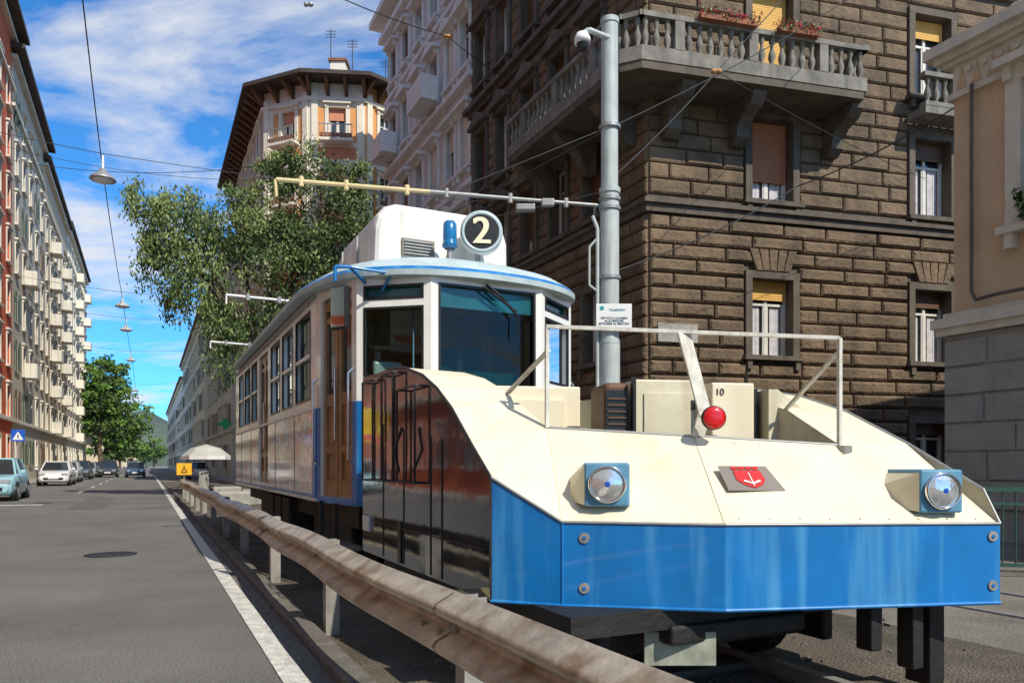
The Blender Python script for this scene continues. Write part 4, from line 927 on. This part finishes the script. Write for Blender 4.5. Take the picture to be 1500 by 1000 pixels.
s.add(vs+[(v[0]*.6,v[1]*.6,2.14) for v in vs[1:]],[(0,17+i,17+(i+1)%16) for i in range(16)]+[(17+i,1+i,1+(i+1)%16,17+(i+1)%16) for i in range(16)],SHG)
s.add([vs[1+i] for i in range(16)]+[(vs[1+i][0],vs[1+i][1],1.52) for i in range(16)],[(i,(i+1)%16,16+(i+1)%16,16+i) for i in range(16)],WHITEP); s.done()
s=MB('concrete_barrier',ST)
for (x,y) in ((1.7,22),(2.6,24),(2.0,27)): s.bbox((x,y,0),(x+.9,y+.5,.5),RUBB,.06)
for k in range(8): s.cyl((1.7+k*.1,29+k*.8,0),(1.7+k*.1,29+k*.8,1.0),.04,RUBB)
s.tube([(1.7,29,.95),(2.4,34.6,.95)],.04,RUBB); s.done()
s=MB('pharmacy_sign'); o=S3(5.6,64,4.5); s.M=Matrix.Translation(o)@ST; s.box((-.45,-.06,-.15),(.45,.06,.15),CROSSG); s.box((-.15,-.058,-.45),(.15,.058,-.152),CROSSG); s.box((-.15,-.058,.152),(.15,.058,.45),CROSSG); s.box((.45,-.02,-.02),(.9,.02,.02),DARK); s.done()
f=MB('green_fence')
def fence(p0,p1,h=1.0):
    M,L=frameM(p0,p1); f.box((0,-.02,h-.05),(L,.02,h),GREENF,M); f.box((0,-.015,.12),(L,.015,.16),GREENF,M); f.box((0,-.015,h-.2),(L,.015,h-.17),GREENF,M)
    n=int(L/.13)
    for i in range(n+1): f.cyl((i*L/n,0,.0 if i%12==0 else .14),(i*L/n,0,h-.03),.025 if i%12==0 else .009,GREENF,n=6,M=M)
fence((5.05,8.4),(9.5,7.4)); fence((1.9,12.5),(5.0,8.5)); f.done()

# ------------------------------------------------------------------ world, sun, camera
el=math.radians(44); k1,k2=.25,-.97   # sun bearing in the street frame
hx,hy=k1*CA-k2*SA, k1*SA+k2*CA; hl=math.hypot(hx,hy); hx/=hl; hy/=hl
sv=Vector((hx*math.cos(el),hy*math.cos(el),math.sin(el)))
sl=bpy.data.lights.new('sun','SUN'); sl.energy=5.0; sl.angle=math.radians(.5); sl.color=(1,.92,.78)
so=bpy.data.objects.new('sun',sl); so.rotation_euler=sv.to_track_quat('Z','Y').to_euler(); so.location=(10,-10,30); scene.collection.objects.link(so)
W=bpy.data.worlds.new('World'); scene.world=W; W.use_nodes=True; nt=W.node_tree; N=nt.nodes; K=nt.links
bg=N['Background']; bg.inputs['Strength'].default_value=.135
sk=N.new('ShaderNodeTexSky'); sk.sky_type='NISHITA'; sk.sun_disc=False; sk.sun_elevation=el; sk.sun_rotation=math.atan2(hx,hy); sk.air_density=1.0; sk.dust_density=.3; sk.ozone_density=3
tc=N.new('ShaderNodeTexCoord'); sp=N.new('ShaderNodeSeparateXYZ'); K.new(tc.outputs['Generated'],sp.inputs[0])
ad=N.new('ShaderNodeMath'); ad.operation='ADD'; ad.inputs[1].default_value=.18; K.new(sp.outputs['Z'],ad.inputs[0])
mx0=N.new('ShaderNodeMath'); mx0.operation='MAXIMUM'; mx0.inputs[1].default_value=.05; K.new(ad.outputs[0],mx0.inputs[0])
dv=N.new('ShaderNodeVectorMath'); dv.operation='DIVIDE'; cb=N.new('ShaderNodeCombineXYZ')
for i in range(3): K.new(mx0.outputs[0],cb.inputs[i])
K.new(tc.outputs['Generated'],dv.inputs[0]); K.new(cb.outputs[0],dv.inputs[1])
mp=N.new('ShaderNodeMapping'); mp.inputs['Scale'].default_value=(1.1,1.9,.6); mp.inputs['Rotation'].default_value=(0,0,math.radians(35)); mp.inputs['Location'].default_value=(.4,.2,0); K.new(dv.outputs[0],mp.inputs[0])
no=N.new('ShaderNodeTexNoise'); no.inputs['Scale'].default_value=1.45; no.inputs['Detail'].default_value=9; no.inputs['Roughness'].default_value=.6; no.inputs['Distortion'].default_value=.35; K.new(mp.outputs[0],no.inputs['Vector'])
rp_=N.new('ShaderNodeValToRGB'); rp_.color_ramp.elements[0].position=.46; rp_.color_ramp.elements[1].position=.64; rp_.color_ramp.elements[1].color=(.92,.92,.92,1); K.new(no.outputs['Fac'],rp_.inputs[0])
tn=N.new('ShaderNodeMix'); tn.data_type='RGBA'; tn.blend_type='MULTIPLY'; tn.inputs['Factor'].default_value=1; tn.inputs['B'].default_value=(.34,.96,1.45,1); K.new(sk.outputs[0],tn.inputs['A'])
mc=N.new('ShaderNodeMix'); mc.data_type='RGBA'; K.new(rp_.outputs[0],mc.inputs['Factor']); K.new(tn.outputs['Result'],mc.inputs['A']); mc.inputs['B'].default_value=(6.1,6.25,6.5,1)
K.new(mc.outputs['Result'],bg.inputs['Color'])
cam=bpy.data.cameras.new('camera'); co=bpy.data.objects.new('camera',cam); scene.collection.objects.link(co)
co.location=(0,0,1.25); co.rotation_euler=(math.pi/2,0,0); cam.sensor_width=36; cam.lens=26.4; cam.shift_y=.12; cam.clip_end=4000; cam.clip_start=.05
scene.camera=co
scene.view_settings.view_transform='Standard'; scene.view_settings.look='None'; scene.view_settings.exposure=0
